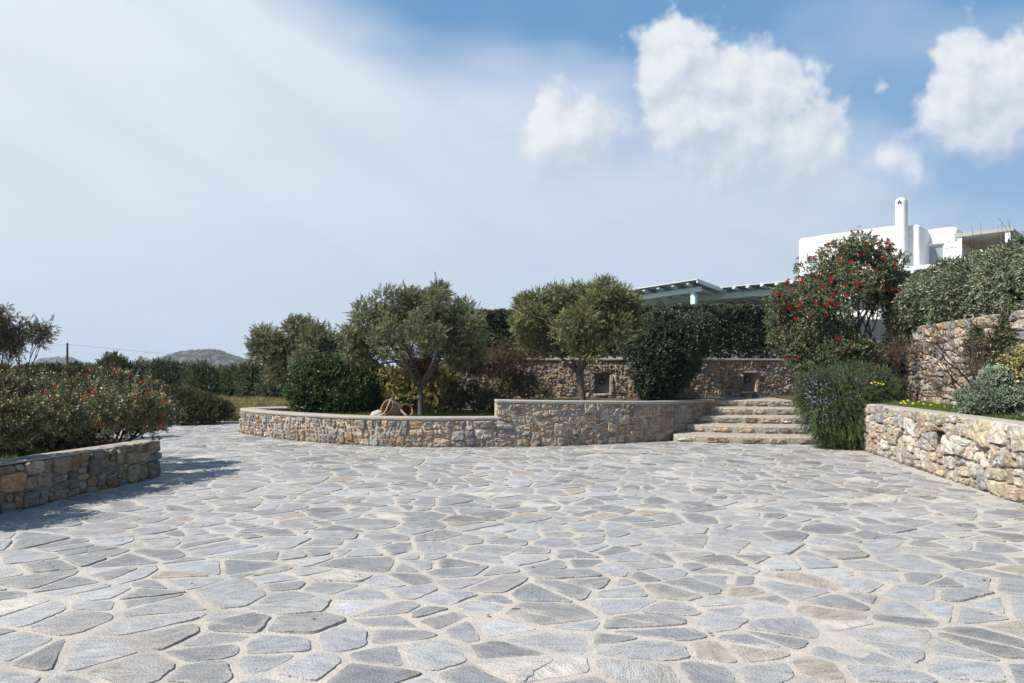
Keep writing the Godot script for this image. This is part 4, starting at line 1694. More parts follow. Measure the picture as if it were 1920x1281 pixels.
func make_trees() -> void:
	var grey_bark := Color(0.17, 0.155, 0.14)
	var olive := [[0.222, 0.237, 0.141], [0.180, 0.205, 0.117], [0.258, 0.261, 0.159], [0.138, 0.162, 0.089]]
	var yellowish := [[0.248, 0.263, 0.110], [0.194, 0.223, 0.103], [0.149, 0.184, 0.094], [0.298, 0.302, 0.138]]
	var base := at(789, 782, 15.3)
	base.y = 0.50
	tree("olive_tree", "broad grey green tree with forking trunk behind the curved low wall", base, at(787, 726, 15.3),
		[[698, 608, 38, 0.0], [752, 588, 44, 0.5], [822, 580, 40, -0.3], [864, 598, 34, 0.4], [682, 645, 28, 0.2], [728, 640, 34, -0.6], [796, 622, 36, -0.8], [868, 638, 34, 0.0], [735, 560, 20, -0.2], [822, 555, 18, 0.3], [884, 615, 18, -0.4], [688, 582, 20, 0.5], [785, 600, 34, 0.9], [700, 668, 20, 0.3], [880, 660, 20, 0.5], [772, 562, 16, 0.0], [674, 666, 22, 0.2], [892, 648, 24, 0.2], [858, 668, 20, -0.2], [655, 630, 16, 0.0]], 15.3, 0.064, grey_bark,
		[[S.olive, M.dull_leaf, 0.75], [S.olive_tip, M.dull_leaf, 0.25]], 8200, {"tints": olive, "up": 0.15, "shell": 0.5, "size": [0.7, 1.2], "wild": 1.0, "vary": 0.4}, [15, 0.13, 0.27])
	base = at(1094, 745, 15.7)
	base.y = 0.80
	tree("yellow_olive_tree", "rounded yellowish green tree with short trunk behind the taller stepped wall", base, at(1086, 702, 15.7),
		[[996, 602, 34, 0.0], [1042, 582, 38, 0.4], [1105, 572, 38, -0.2], [1160, 588, 34, 0.3], [1012, 562, 18, 0.1], [1132, 543, 19, -0.3], [1078, 618, 38, -0.7], [1030, 632, 28, 0.5], [1142, 615, 34, -0.3], [1102, 655, 26, -0.7], [1165, 562, 15, 0.0], [985, 568, 14, 0.2], [1080, 556, 18, 0.4], [985, 634, 22, 0.3], [1182, 606, 18, 0.2], [1045, 556, 14, 0.0]], 15.7, 0.078, grey_bark,
		[[S.olive, M.dull_leaf, 0.6, {"tints": olive + yellowish, "up": 0.15, "shell": 0.5, "size": [0.7, 1.2], "wild": 1.0, "vary": 0.4}], [S.olive_tip, M.dull_leaf, 0.4]], 8400, {"tints": yellowish, "up": 0.5, "shell": 0.8, "size": [0.7, 1.2], "vary": 0.4, "wild": 0.9}, [15, 0.13, 0.26])
	base = at(600, 760, 20.5)
	base.y = -0.02
	tree("far_olive_tree", "smaller olive tree half hidden behind the dark green bush", base, at(585, 722, 20.5),
		[[512, 655, 34, 0.0], [555, 635, 36, 0.5], [605, 645, 36, -0.3], [640, 655, 28, 0.4], [530, 690, 28, 0.0], [580, 680, 36, -0.7], [500, 630, 16, 0.3], [560, 612, 17, 0.0], [590, 622, 18, 0.3], [625, 690, 30, 0.0], [490, 660, 20, 0.3]], 20.5, 0.10, grey_bark,
		[[S.olive, M.dull_leaf, 0.75], [S.olive_tip, M.dull_leaf, 0.25]], 6500, {"tints": olive, "up": 0.2, "shell": 0.5, "size": [0.9, 1.5], "wild": 1.0, "vary": 0.4}, [12, 0.18, 0.34])

	# the red flowering tree by the stairs
	base = at(1622, 712, 15.6)
	base.y = 0.86
	var red := [[0.11, 0.14, 0.064], [0.145, 0.17, 0.082], [0.085, 0.115, 0.052], [0.18, 0.195, 0.105]]
	var w := thing("red_flowering_tree", "dark green tree covered in red brush flowers beside the stone steps", "tree", base)
	var crown := lobes_px([[1500, 565, 40, -0.3], [1478, 600, 32, 0.2], [1555, 505, 48, 0.2], [1618, 478, 36, 0.3], [1655, 500, 34, 0.0], [1648, 548, 38, 0.4], [1588, 535, 44, -0.5], [1515, 628, 36, -0.4], [1500, 668, 30, -0.2], [1545, 585, 38, -0.5], [1470, 640, 24, 0.0], [1560, 660, 30, -0.7], [1600, 668, 22, -0.6], [1530, 690, 22, -0.5], [1605, 465, 20, 0.0], [1462, 575, 18, 0.0], [1602, 650, 26, -0.6], [1636, 662, 20, -0.4], [1575, 630, 24, -0.5]], 15.6, base)
	var small := billows(crown, 15, 0.16, 0.32)
	var bark := Color(0.15, 0.125, 0.105)
	for k in 5:
		var mb := MB.new()
		var tip := at([1575, 1610, 1640, 1548, 1598][k], [585, 560, 575, 625, 600][k], 15.6 + [0.2, -0.2, 0.3, -0.3, 0.5][k]) - base
		limb(mb, Vector3(rnd(-0.15, 0.15), -0.1, rnd(-0.1, 0.1)), tip, rnd(0.034, 0.046), 0.022, 0.06, bark, 8, 8)
		part("trunk", mb.commit(), M.bark, w)
		var near := crown.duplicate()
		near.sort_custom(func(p, q): return (p[0] as Vector3).distance_squared_to(tip) < (q[0] as Vector3).distance_squared_to(tip))
		for l in near.slice(0, 6):
			if (l[0] as Vector3).y < tip.y - 0.5:
				continue
			var b2 := MB.new()
			limb(b2, tip.lerp(Vector3.ZERO, rnd(0.0, 0.35)), l[0], 0.020, 0.007, 0.06, bark, 6, 7)
			part("limb", b2.commit(), M.bark, w)
	foliage(w, "crown", S.round, M.glossy_leaf, small, 6200, {"tints": red, "up": 0.3, "shell": 0.45, "size": [0.8, 1.2]})
	for k in 230:
		var l: Array = small[rng.randi() % small.size()]
		if (l[0] as Vector3).y < 1.7 and rng.randf() < 0.6:
			l = small[rng.randi() % small.size()]
		var d := (rvec() + Vector3(-0.35, 0.55, 0.75)).normalized()
		var fl := part("flower", S.brush, M.petal, w, l[0] + d * (l[1] as Vector3).x * rnd(1.15, 1.5))
		fl.basis = basis_along((d + Vector3.UP * 0.5).normalized(), rnd(0, TAU), rnd(0.036, 0.075))

	# thin dark tree on the far left
	base = at(14, 700, 25.0)
	base.y = -0.03
	w = thing("feathery_tree", "thin dark reddish tree with sparse feathery branches at the far left", "tree", base)
	var stems := MB.new()
	var ends := []
	for k in 4:
		bare_stems(stems, Vector3(rnd(-0.3, 0.3), -0.05, rnd(-0.3, 0.3)), Vector3(rnd(-0.22, 0.22), 1.0, rnd(-0.2, 0.2)).normalized(), 0.92, 0.045, 6, 0.30, Color(0.13, 0.09, 0.075), ends, 0.25)
	part("trunk", stems.commit(), M.bark, w)
	var tips := []
	for e in ends:
		tips.append([e[0] + Vector3(0, -0.12, 0), Vector3(0.26, 0.34, 0.26)])
	for q in [[18, 655, 26], [48, 672, 22], [4, 685, 34], [30, 690, 26], [62, 685, 16], [-30, 670, 40], [5, 625, 22], [40, 640, 18]]:
		tips.append([at(q[0], q[1], 25.2) - base, Vector3.ONE * float(q[2]) / FOCAL * 25.0])
	foliage(w, "crown", S.olive, M.dull_leaf, tips, 3200, {"tints": [[0.19, 0.165, 0.125], [0.15, 0.145, 0.105], [0.21, 0.17, 0.135]], "up": 0.1, "shell": 0.2, "size": [0.9, 1.6], "wild": 0.9})


# ---------------------------------------------------------------- hedges

func make_hedges() -> void:
	var dark := [[0.050, 0.072, 0.042], [0.068, 0.092, 0.054], [0.040, 0.058, 0.034], [0.095, 0.12, 0.074]]
	var w := thing("clipped_hedge", "long dark clipped hedge standing on the brown back wall", "hedge", Vector3(0, 1.8, -19.7))
	var line := [Vector2(-2.2, -19.7), Vector2(0.5, -19.7), Vector2(3.4, -19.6), Vector2(4.5, -19.65), Vector2(6.3, -20.05), Vector2(8.6, -20.6)]
	var a := hedge_points(line, 0.95, 1.92, 3.10, 28000, {"tints": dark, "size": [0.8, 1.2], "rise": 0.30}, w.position, 0.75)
	multi(w, "foliage", S.round, M.glossy_leaf, a[0], a[1])
	var foot := smooth_path(line, 0.42)
	for q in foot:
		var mb := MB.new()
		var o := Vector3(q.x, 0, q.y + 19.7)
		limb(mb, o + Vector3(rnd(-0.15, 0.15), -0.6, rnd(-0.15, 0.15)), o + Vector3(rnd(-0.15, 0.15), 0.9, rnd(-0.15, 0.15)), 0.025, 0.012, 0.08, Color(0.09, 0.07, 0.055), 5, 4)
		part("stem", mb.commit(), M.bark, w)
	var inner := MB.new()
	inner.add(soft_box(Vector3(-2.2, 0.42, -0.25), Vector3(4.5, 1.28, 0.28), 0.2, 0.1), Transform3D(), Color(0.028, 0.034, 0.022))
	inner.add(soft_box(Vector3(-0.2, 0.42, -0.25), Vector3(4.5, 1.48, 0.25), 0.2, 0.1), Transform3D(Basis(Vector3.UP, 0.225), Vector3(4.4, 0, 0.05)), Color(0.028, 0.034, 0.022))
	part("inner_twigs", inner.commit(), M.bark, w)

	var base := at(1245, 745, 17.6)
	base.y = 0.8
	w = thing("round_hedge", "rounded dark green bush bulging in front of the back wall between the niches", "bush", base)
	var lobes := lobes_px([[1245, 645, 60, 0.0, 1.0], [1238, 690, 52, 0.0], [1205, 645, 40, 0.4], [1288, 635, 42, 0.4], [1245, 622, 48, 0.1, 0.75], [1268, 680, 40, 0.1], [1230, 722, 34, 0.0], [1185, 625, 30, 0.6], [1310, 615, 30, 0.8], [1285, 675, 26, 0.2]], 17.6, base, 0.75)
	foliage(w, "crown", S.round, M.glossy_leaf, lobes, 7600, {"tints": dark, "up": 0.2, "shell": 0.8, "rough": 0.12, "size": [0.85, 1.25], "floor": -0.05})
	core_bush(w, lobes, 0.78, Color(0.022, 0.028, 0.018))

	# the big hedge on the bank
	base = Vector3(10.6, 2.44, -12.8)
	w = thing("bank_hedge", "big rounded grey green hedge spilling over the tall rough wall on the right", "hedge", base)
	var grey := [[0.156, 0.195, 0.120], [0.198, 0.238, 0.156], [0.120, 0.159, 0.096], [0.258, 0.293, 0.210], [0.180, 0.189, 0.114]]
	lobes = lobes_px([[1755, 565, 50, 2.6], [1735, 590, 40, 2.6], [1795, 540, 46, 2.0], [1848, 533, 50, 1.2], [1905, 520, 54, 0.6], [1965, 505, 66, 0.0], [1820, 555, 55, 1.4], [1890, 545, 50, 0.4], [1950, 545, 60, -0.2], [1800, 580, 40, 1.6], [1860, 575, 36, 0.8], [1920, 568, 34, 0.2], [2035, 500, 84, -1.2], [2040, 540, 70, -1.4], [1712, 580, 36, 3.4], [1720, 610, 30, 3.0]], 12.4, base)
	foliage(w, "crown", S.long, M.glossy_leaf, lobes, 15500, {"tints": grey, "up": 0.15, "shell": 0.72, "rough": 0.14, "size": [0.75, 1.15], "floor": -0.35, "push": Vector3(-0.3, -0.1, 0.3)})
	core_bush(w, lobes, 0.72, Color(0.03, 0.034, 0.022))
	var tw := MB.new()
	for k in 9:
		var p := at(rnd(1820, 1915), rnd(455, 480), 12.6) - base
		limb(tw, p, p + Vector3(rnd(-0.35, 0.1), rnd(0.25, 0.6), rnd(-0.1, 0.1)), 0.006, 0.002, 0.1, Color(0.13, 0.07, 0.06), 4, 5)
	tag(part("shoots", tw.commit(), M.bark, w), "", "", "", "stuff")


# a dark twiggy heart, so that a dense bush is not looked through
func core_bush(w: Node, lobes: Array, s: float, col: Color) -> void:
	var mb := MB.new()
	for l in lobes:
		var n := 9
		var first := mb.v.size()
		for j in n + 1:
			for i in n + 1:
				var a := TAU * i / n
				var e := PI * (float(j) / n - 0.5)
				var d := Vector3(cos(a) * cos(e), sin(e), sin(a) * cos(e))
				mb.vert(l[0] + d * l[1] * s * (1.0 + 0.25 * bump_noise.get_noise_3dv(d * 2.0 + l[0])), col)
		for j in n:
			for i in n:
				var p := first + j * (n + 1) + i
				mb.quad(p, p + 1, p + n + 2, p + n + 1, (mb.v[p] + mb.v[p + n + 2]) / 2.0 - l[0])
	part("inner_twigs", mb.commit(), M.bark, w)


# ---------------------------------------------------------------- shrubs and small plants

func shrub(called: String, label: String, px: Array, d: float, ground: float, mesh: Mesh, m: Material, n: int, look: Dictionary, heart := 0.0, heart_col := Color(0.03, 0.035, 0.02), deep := 1.0, group := "") -> Node3D:
	var x := 0.0
	for l in px:
		x += float(l[0]) / px.size()
	var base := at(x, 700, d)
	base.y = ground
	var w := thing(called, label, "shrub", base, group)
	var lobes := lobes_px(px, d, base, deep)
	look["floor"] = look.get("floor", 0.0)
	if look.has("billow"):
		if heart > 0.0:
			core_bush(w, lobes, heart, heart_col)
			heart = 0.0
		lobes = billows(lobes, 26, 0.07, 0.15, 0.85)
	foliage(w, "foliage", mesh, m, lobes, n, look)
	if heart > 0.0:
		core_bush(w, lobes, heart, heart_col)
	return w


func make_shrubs() -> void:
	var green := [[0.060, 0.10, 0.034], [0.045, 0.078, 0.028], [0.080, 0.13, 0.040], [0.036, 0.060, 0.022]]
	var bright := [[0.085, 0.135, 0.030], [0.060, 0.105, 0.028], [0.045, 0.080, 0.024]]
	# bed of the olive tree
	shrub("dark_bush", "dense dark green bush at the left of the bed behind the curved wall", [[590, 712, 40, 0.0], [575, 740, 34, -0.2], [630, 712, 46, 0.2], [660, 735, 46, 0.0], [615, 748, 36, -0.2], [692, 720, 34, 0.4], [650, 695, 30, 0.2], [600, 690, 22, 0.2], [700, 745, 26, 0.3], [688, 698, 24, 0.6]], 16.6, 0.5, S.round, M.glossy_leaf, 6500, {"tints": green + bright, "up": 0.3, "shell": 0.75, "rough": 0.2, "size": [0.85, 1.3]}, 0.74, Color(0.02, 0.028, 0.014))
	shrub("variegated_bush", "yellow green variegated bush under the broad grey green tree", [[728, 720, 32, 0.0], [745, 750, 26, -0.2], [775, 735, 34, 0.2], [812, 745, 34, 0.2], [795, 705, 30, 0.5], [830, 720, 26, 0.3], [715, 742, 20, 0.1]], 17.0, 0.5, S.round, M.dull_leaf, 3300, {"tints": [[0.50, 0.46, 0.17], [0.16, 0.19, 0.065], [0.38, 0.36, 0.13], [0.11, 0.14, 0.05], [0.48, 0.38, 0.15]], "up": 0.3, "shell": 0.6, "size": [0.9, 1.4]}, 0.55, Color(0.025, 0.028, 0.016))
	for q in [["reddish_shrub", "reddish bare stemmed shrub right of the trunk of the broad tree", 848, 0.5, 17.2, 5, 1.3], ["reddish_shrub", "tangled brown red shrub against the left end of the back wall", 935, 0.5, 17.4, 8, 1.35]]:
		var base := at(q[2], 700, q[4])
		base.y = q[3]
		var w := thing(q[0], q[1], "shrub", base)
		var mb := MB.new()
		var ends := []
		for k in int(q[5]):
			bare_stems(mb, Vector3(rnd(-0.45, 0.45) * (q[5] - 3) / 5.0, -0.05, rnd(-0.25, 0.25)), Vector3(rnd(-0.5, 0.5), 1, rnd(-0.3, 0.3)).normalized(), 0.46, 0.024, 5, 0.42, Color(0.34, 0.25, 0.215), ends, 0.12)
		part("stems", mb.commit(), M.bark, w)
		var tips := []
		for e in ends:
			tips.append([e[0], Vector3.ONE * 0.16])
		foliage(w, "foliage", S.fine, M.dull_leaf, tips, 2600, {"tints": [[0.17, 0.085, 0.065], [0.13, 0.11, 0.055], [0.21, 0.12, 0.085], [0.11, 0.115, 0.05]], "up": 0.4, "shell": 0.1, "size": [0.7, 1.2]})

	shrub("green_undergrowth", "loose green undergrowth between the two olive trees below the back wall", [[850, 752, 22, 0.0], [885, 745, 26, 0.2], [915, 755, 24, -0.2], [960, 715, 26, 0.6], [990, 725, 22, 0.6], [940, 735, 22, 0.2], [1015, 738, 16, 0.3]], 16.9, 0.5, S.round, M.dull_leaf, 1300, {"tints": [[0.12, 0.14, 0.06], [0.09, 0.11, 0.045], [0.16, 0.12, 0.07]], "up": 0.5, "shell": 0.2, "size": [0.7, 1.2]})

	# the red flowering bush behind the entrance wall
	var scrub := [[0.15, 0.17, 0.072], [0.195, 0.20, 0.085], [0.11, 0.13, 0.056], [0.26, 0.235, 0.11], [0.20, 0.145, 0.08]]
	var px := [[40, 775, 62, 0.3], [10, 810, 56, -0.8], [110, 765, 62, 0.6], [175, 765, 56, 0.8], [235, 755, 44, 1.0], [270, 770, 30, 1.0], [80, 805, 50, -0.2], [150, 800, 46, 0.2], [225, 790, 34, 0.7], [-40, 770, 80, 0.2], [70, 735, 44, 1.6], [150, 730, 36, 1.6], [215, 725, 28, 1.6], [275, 745, 26, 1.2], [0, 740, 50, 1.6], [285, 785, 20, 0.9], [205, 772, 22, -0.6], [255, 765, 20, -0.1], [120, 775, 24, -1.3], [292, 770, 16, 0.3], [-70, 800, 70, -2.2], [-130, 810, 80, -3.0], [40, 790, 26, -1.8]]
	var base := at(150, 700, 10.0)
	base.y = 0.42
	var w := thing("red_flowering_bush", "sprawling bush with scattered red flowers behind the entrance wall on the left", "bush", base)
	var lobes := lobes_px(px, 9.9, base)
	var small := billows(lobes, 14, 0.12, 0.26)
	var mb := MB.new()
	var ends := []
	for k in 26:
		var l: Array = lobes[rng.randi() % 16]
		var foot := Vector3(minf(l[0].x * 0.85 + rnd(-0.2, 0.2), -6.15 - base.x), -0.05, l[0].z * 0.8 + rnd(-0.2, 0.2))
		bare_stems(mb, foot, ((l[0] as Vector3) - foot + rvec() * 0.3).normalized(), 0.34, 0.022, 4, 0.5, Color(0.27, 0.235, 0.20), ends, 0.1)
	part("branches", mb.commit(), M.bark, w)
	foliage(w, "foliage", S.round, M.glossy_leaf, small, 8600, {"tints": scrub, "up": 0.4, "shell": 0.4, "size": [0.75, 1.15], "floor": 0.0})
	for q in [[265, 782], [172, 693], [213, 700], [103, 725], [124, 733], [88, 740], [80, 734], [98, 745], [25, 747], [87, 761], [268, 717], [276, 730], [280, 741], [306, 757], [308, 778], [178, 788], [60, 772], [163, 705], [246, 703], [175, 735], [190, 795], [300, 800], [160, 745], [260, 745]]:
		var p := at(q[0], q[1], (9.0 if q[0] < 230 else 9.65) if q[1] > 720 else 9.9) - base
		var fl := part("flower", S.brush, M.petal, w, p)
		fl.basis = basis_along(Vector3(0.1, 0.9, 0.4).normalized(), rnd(0, TAU), rnd(0.03, 0.048))

	shrub("brown_hedge", "brownish ragged shrubs behind the red flowering bush at the left edge", [[0, 715, 26, 0.0], [55, 716, 24, 0.4], [105, 712, 22, 0.8], [150, 714, 20, 1.2], [-60, 715, 30, 0.0], [200, 716, 16, 1.6]], 14.0, -0.03, S.olive, M.dull_leaf, 2200, {"tints": [[0.12, 0.105, 0.05], [0.085, 0.085, 0.04], [0.15, 0.11, 0.06]], "up": 0.7, "shell": 0.4, "size": [0.8, 1.3], "floor": 0.4}, 0.6)
	shrub("low_grey_bush", "low rounded olive grey bush beside the paved lane", [[330, 755, 30, 0.0], [365, 762, 30, 0.2], [400, 768, 24, 0.4], [300, 752, 26, 0.0], [345, 775, 24, -0.2], [385, 780, 18, 0.0], [422, 772, 14, 0.5]], 19.6, 0.0, S.olive, M.dull_leaf, 3600, {"tints": [[0.105, 0.115, 0.055], [0.085, 0.095, 0.045], [0.135, 0.135, 0.07]], "up": 0.7, "shell": 0.55, "size": [0.7, 1.1]}, 0.62)

	# plants of the right terrace
	base = at(1590, 760, 13.9)
	base.y = 0.86
	w = thing("rosemary", "trailing rosemary with lilac flowers hanging over the corner by the steps", "shrub", base)
	lobes = lobes_px([[1555, 728, 28, 0.0], [1600, 716, 30, 0.5], [1648, 722, 22, 0.8], [1535, 735, 32, -0.1], [1585, 740, 44, -0.2], [1630, 735, 38, 0.3], [1545, 775, 34, -0.2], [1590, 785, 36, -0.3], [1625, 765, 30, 0.0], [1560, 805, 26, -0.2], [1600, 815, 26, -0.3], [1520, 750, 20, 0.0], [1665, 735, 26, 0.8], [1580, 835, 12, -0.2], [1605, 838, 14, -0.3]], 13.9, base, 0.7)
	foliage(w, "foliage", S.needle, M.dull_leaf, lobes.slice(0, 6), 3400, {"tints": [[0.11, 0.15, 0.075], [0.085, 0.12, 0.058], [0.15, 0.18, 0.10]], "up": 0.5, "shell": 0.5, "size": [0.8, 1.2]})
	foliage(w, "hanging_shoots", S.needle, M.dull_leaf, lobes.slice(4), 5600, {"tints": [[0.12, 0.20, 0.055], [0.09, 0.155, 0.045], [0.16, 0.235, 0.07]], "up": -1.3, "shell": 0.6, "size": [0.8, 1.3], "push": Vector3(-0.2, 0, 0.3)})
	foliage(w, "blossom", S.lilac, M.petal, lobes.slice(0, 9) + lobes_px([[1530, 790, 24, -0.3], [1555, 770, 30, -0.35], [1540, 740, 28, -0.3]], 13.9, base, 0.7), 2100, {"tints": [[0.33, 0.325, 0.45], [0.38, 0.375, 0.49], [0.27, 0.265, 0.38]], "up": 0.0, "shell": 0.92, "size": [0.7, 1.2], "push": Vector3(-0.6, 0.2, 0.5)})
	core_bush(w, lobes, 0.62, Color(0.022, 0.03, 0.016))

	shrub("grey_shrub", "silvery grey green rounded shrub on the pale wall at the right edge", [[1855, 735, 42, 0.0], [1890, 720, 44, 0.2], [1835, 755, 28, -0.1], [1880, 765, 36, -0.3], [1925, 750, 44, 0.0], [1900, 700, 24, 0.3], [1950, 720, 40, 0.2]], 10.3, 0.84, S.curl, M.grey_leaf, 8500, {"billow": 1, "tints": [[0.215, 0.28, 0.21], [0.16, 0.22, 0.165], [0.28, 0.34, 0.265]], "up": 0.35, "shell": 0.6, "size": [0.8, 1.3]}, 0.66, Color(0.03, 0.04, 0.03))
	shrub("golden_shrub", "pale yellow variegated shrub above the silvery shrub at the right edge", [[1915, 700, 30, -0.3], [1900, 725, 18, -0.3], [1950, 690, 40, 0.0], [1945, 740, 30, -0.2], [1905, 676, 14, -0.3]], 10.5, 0.84, S.round, M.dull_leaf, 1500, {"tints": [[0.42, 0.38, 0.16], [0.32, 0.32, 0.13], [0.18, 0.20, 0.08], [0.46, 0.43, 0.22]], "up": 0.4, "shell": 0.5, "size": [0.7, 1.1]}, 0.5)
	shrub("dark_thicket", "dark shaded thicket between the red flowering tree and the tall rough wall", [[1705, 625, 32, 0.4], [1695, 655, 30, 0.2], [1710, 670, 32, 0.0], [1665, 700, 26, -0.2], [1695, 705, 30, -0.3], [1712, 595, 28, 0.8]], 16.0, 0.84, S.round, M.glossy_leaf, 2300, {"tints": [[0.045, 0.055, 0.028], [0.06, 0.065, 0.035], [0.075, 0.055, 0.035]], "up": 0.2, "shell": 0.5, "size": [0.9, 1.3]}, 0.6, Color(0.022, 0.022, 0.016))

	base = at(1868, 775, 11.4)
	base.y = 0.82
	w = thing("bare_leaning_shrub", "bare grey stemmed shrub leaning left in front of the tall rough wall", "shrub", base)
	mb = MB.new()
	ends = []
	for q in [[-0.55, 0.75, 0.85, 0.034], [-0.75, 0.62, 0.8, 0.028], [-0.25, 0.95, 0.7, 0.024], [-0.6, 0.9, 0.6, 0.018], [0.15, 0.9, 0.55, 0.016], [-0.9, 0.55, 0.6, 0.018]]:
		bare_stems(mb, Vector3(rnd(-0.06, 0.06), -0.05, rnd(-0.06, 0.06)), Vector3(q[0], q[1], rnd(-0.25, 0.1)).normalized(), q[2] * 0.62, q[3], 4, 0.40, Color(0.235, 0.195, 0.17), ends, 0.04)
	part("stems", mb.commit(), M.bark, w)
	var tips := []
	for e in ends:
		tips.append([e[0], Vector3.ONE * 0.10])
	foliage(w, "foliage", S.fine, M.dull_leaf, tips, 420, {"tints": [[0.16, 0.075, 0.05], [0.12, 0.11, 0.05], [0.19, 0.11, 0.075]], "up": 0.2, "shell": 0.1, "size": [0.6, 1.0]})

	base = at(1712, 775, 14.6)
	base.y = 0.84
	w = thing("brown_twiggy_shrub", "reddish brown twiggy shrub in the shade left of the tall rough wall", "shrub", base)
	mb = MB.new()
	ends = []
	for k in 5:
		bare_stems(mb, Vector3(rnd(-0.2, 0.2), -0.05, rnd(-0.2, 0.2)), Vector3(rnd(-0.6, 0.4), 1, rnd(-0.3, 0.3)).normalized(), 0.40, 0.014, 5, 0.42, Color(0.21, 0.15, 0.125), ends, 0.1)
	part("stems", mb.commit(), M.bark, w)
	tips = []
	for e in ends:
		tips.append([e[0], Vector3.ONE * 0.13])
	foliage(w, "foliage", S.fine, M.dull_leaf, tips, 260, {"tints": [[0.17, 0.10, 0.065], [0.13, 0.12, 0.06], [0.15, 0.085, 0.06]], "up": 0.2, "shell": 0.1, "size": [0.7, 1.1]})

	w = thing("climbing_vine", "green leafy vine climbing the tall rough wall above the silvery shrub", "vine", at(1870, 640, 11.4))
	var vn := []
	for q in [[1905, 600, 16], [1900, 625, 20], [1885, 640, 20], [1860, 650, 16], [1900, 655, 18], [1840, 628, 12], [1870, 665, 14], [1915, 640, 18], [1825, 660, 8]]:
		var p := at(q[0], q[1], 11.0 + (1920 - q[0]) * 0.012)
		vn.append([p - w.position, Vector3(float(q[2]) / FOCAL * 11.4, float(q[2]) / FOCAL * 11.4, 0.10)])
	foliage(w, "foliage", S.long, M.glossy_leaf, vn, 760, {"tints": [[0.085, 0.125, 0.05], [0.11, 0.15, 0.06], [0.07, 0.10, 0.04], [0.15, 0.11, 0.07]], "up": -0.2, "shell": 0.3, "size": [0.6, 0.95], "push": Vector3(-0.6, 0, 0.2)})
	mb = MB.new()
	for k in 5:
		limb(mb, at(1880 + k * 8, 750, 11.4) - w.position, at(1850 + k * 16, 610, 11.2) - w.position, 0.010, 0.004, 0.08, Color(0.15, 0.10, 0.08), 4, 6)
	part("stems", mb.commit(), M.bark, w)


# ---------------------------------------------------------------- far things

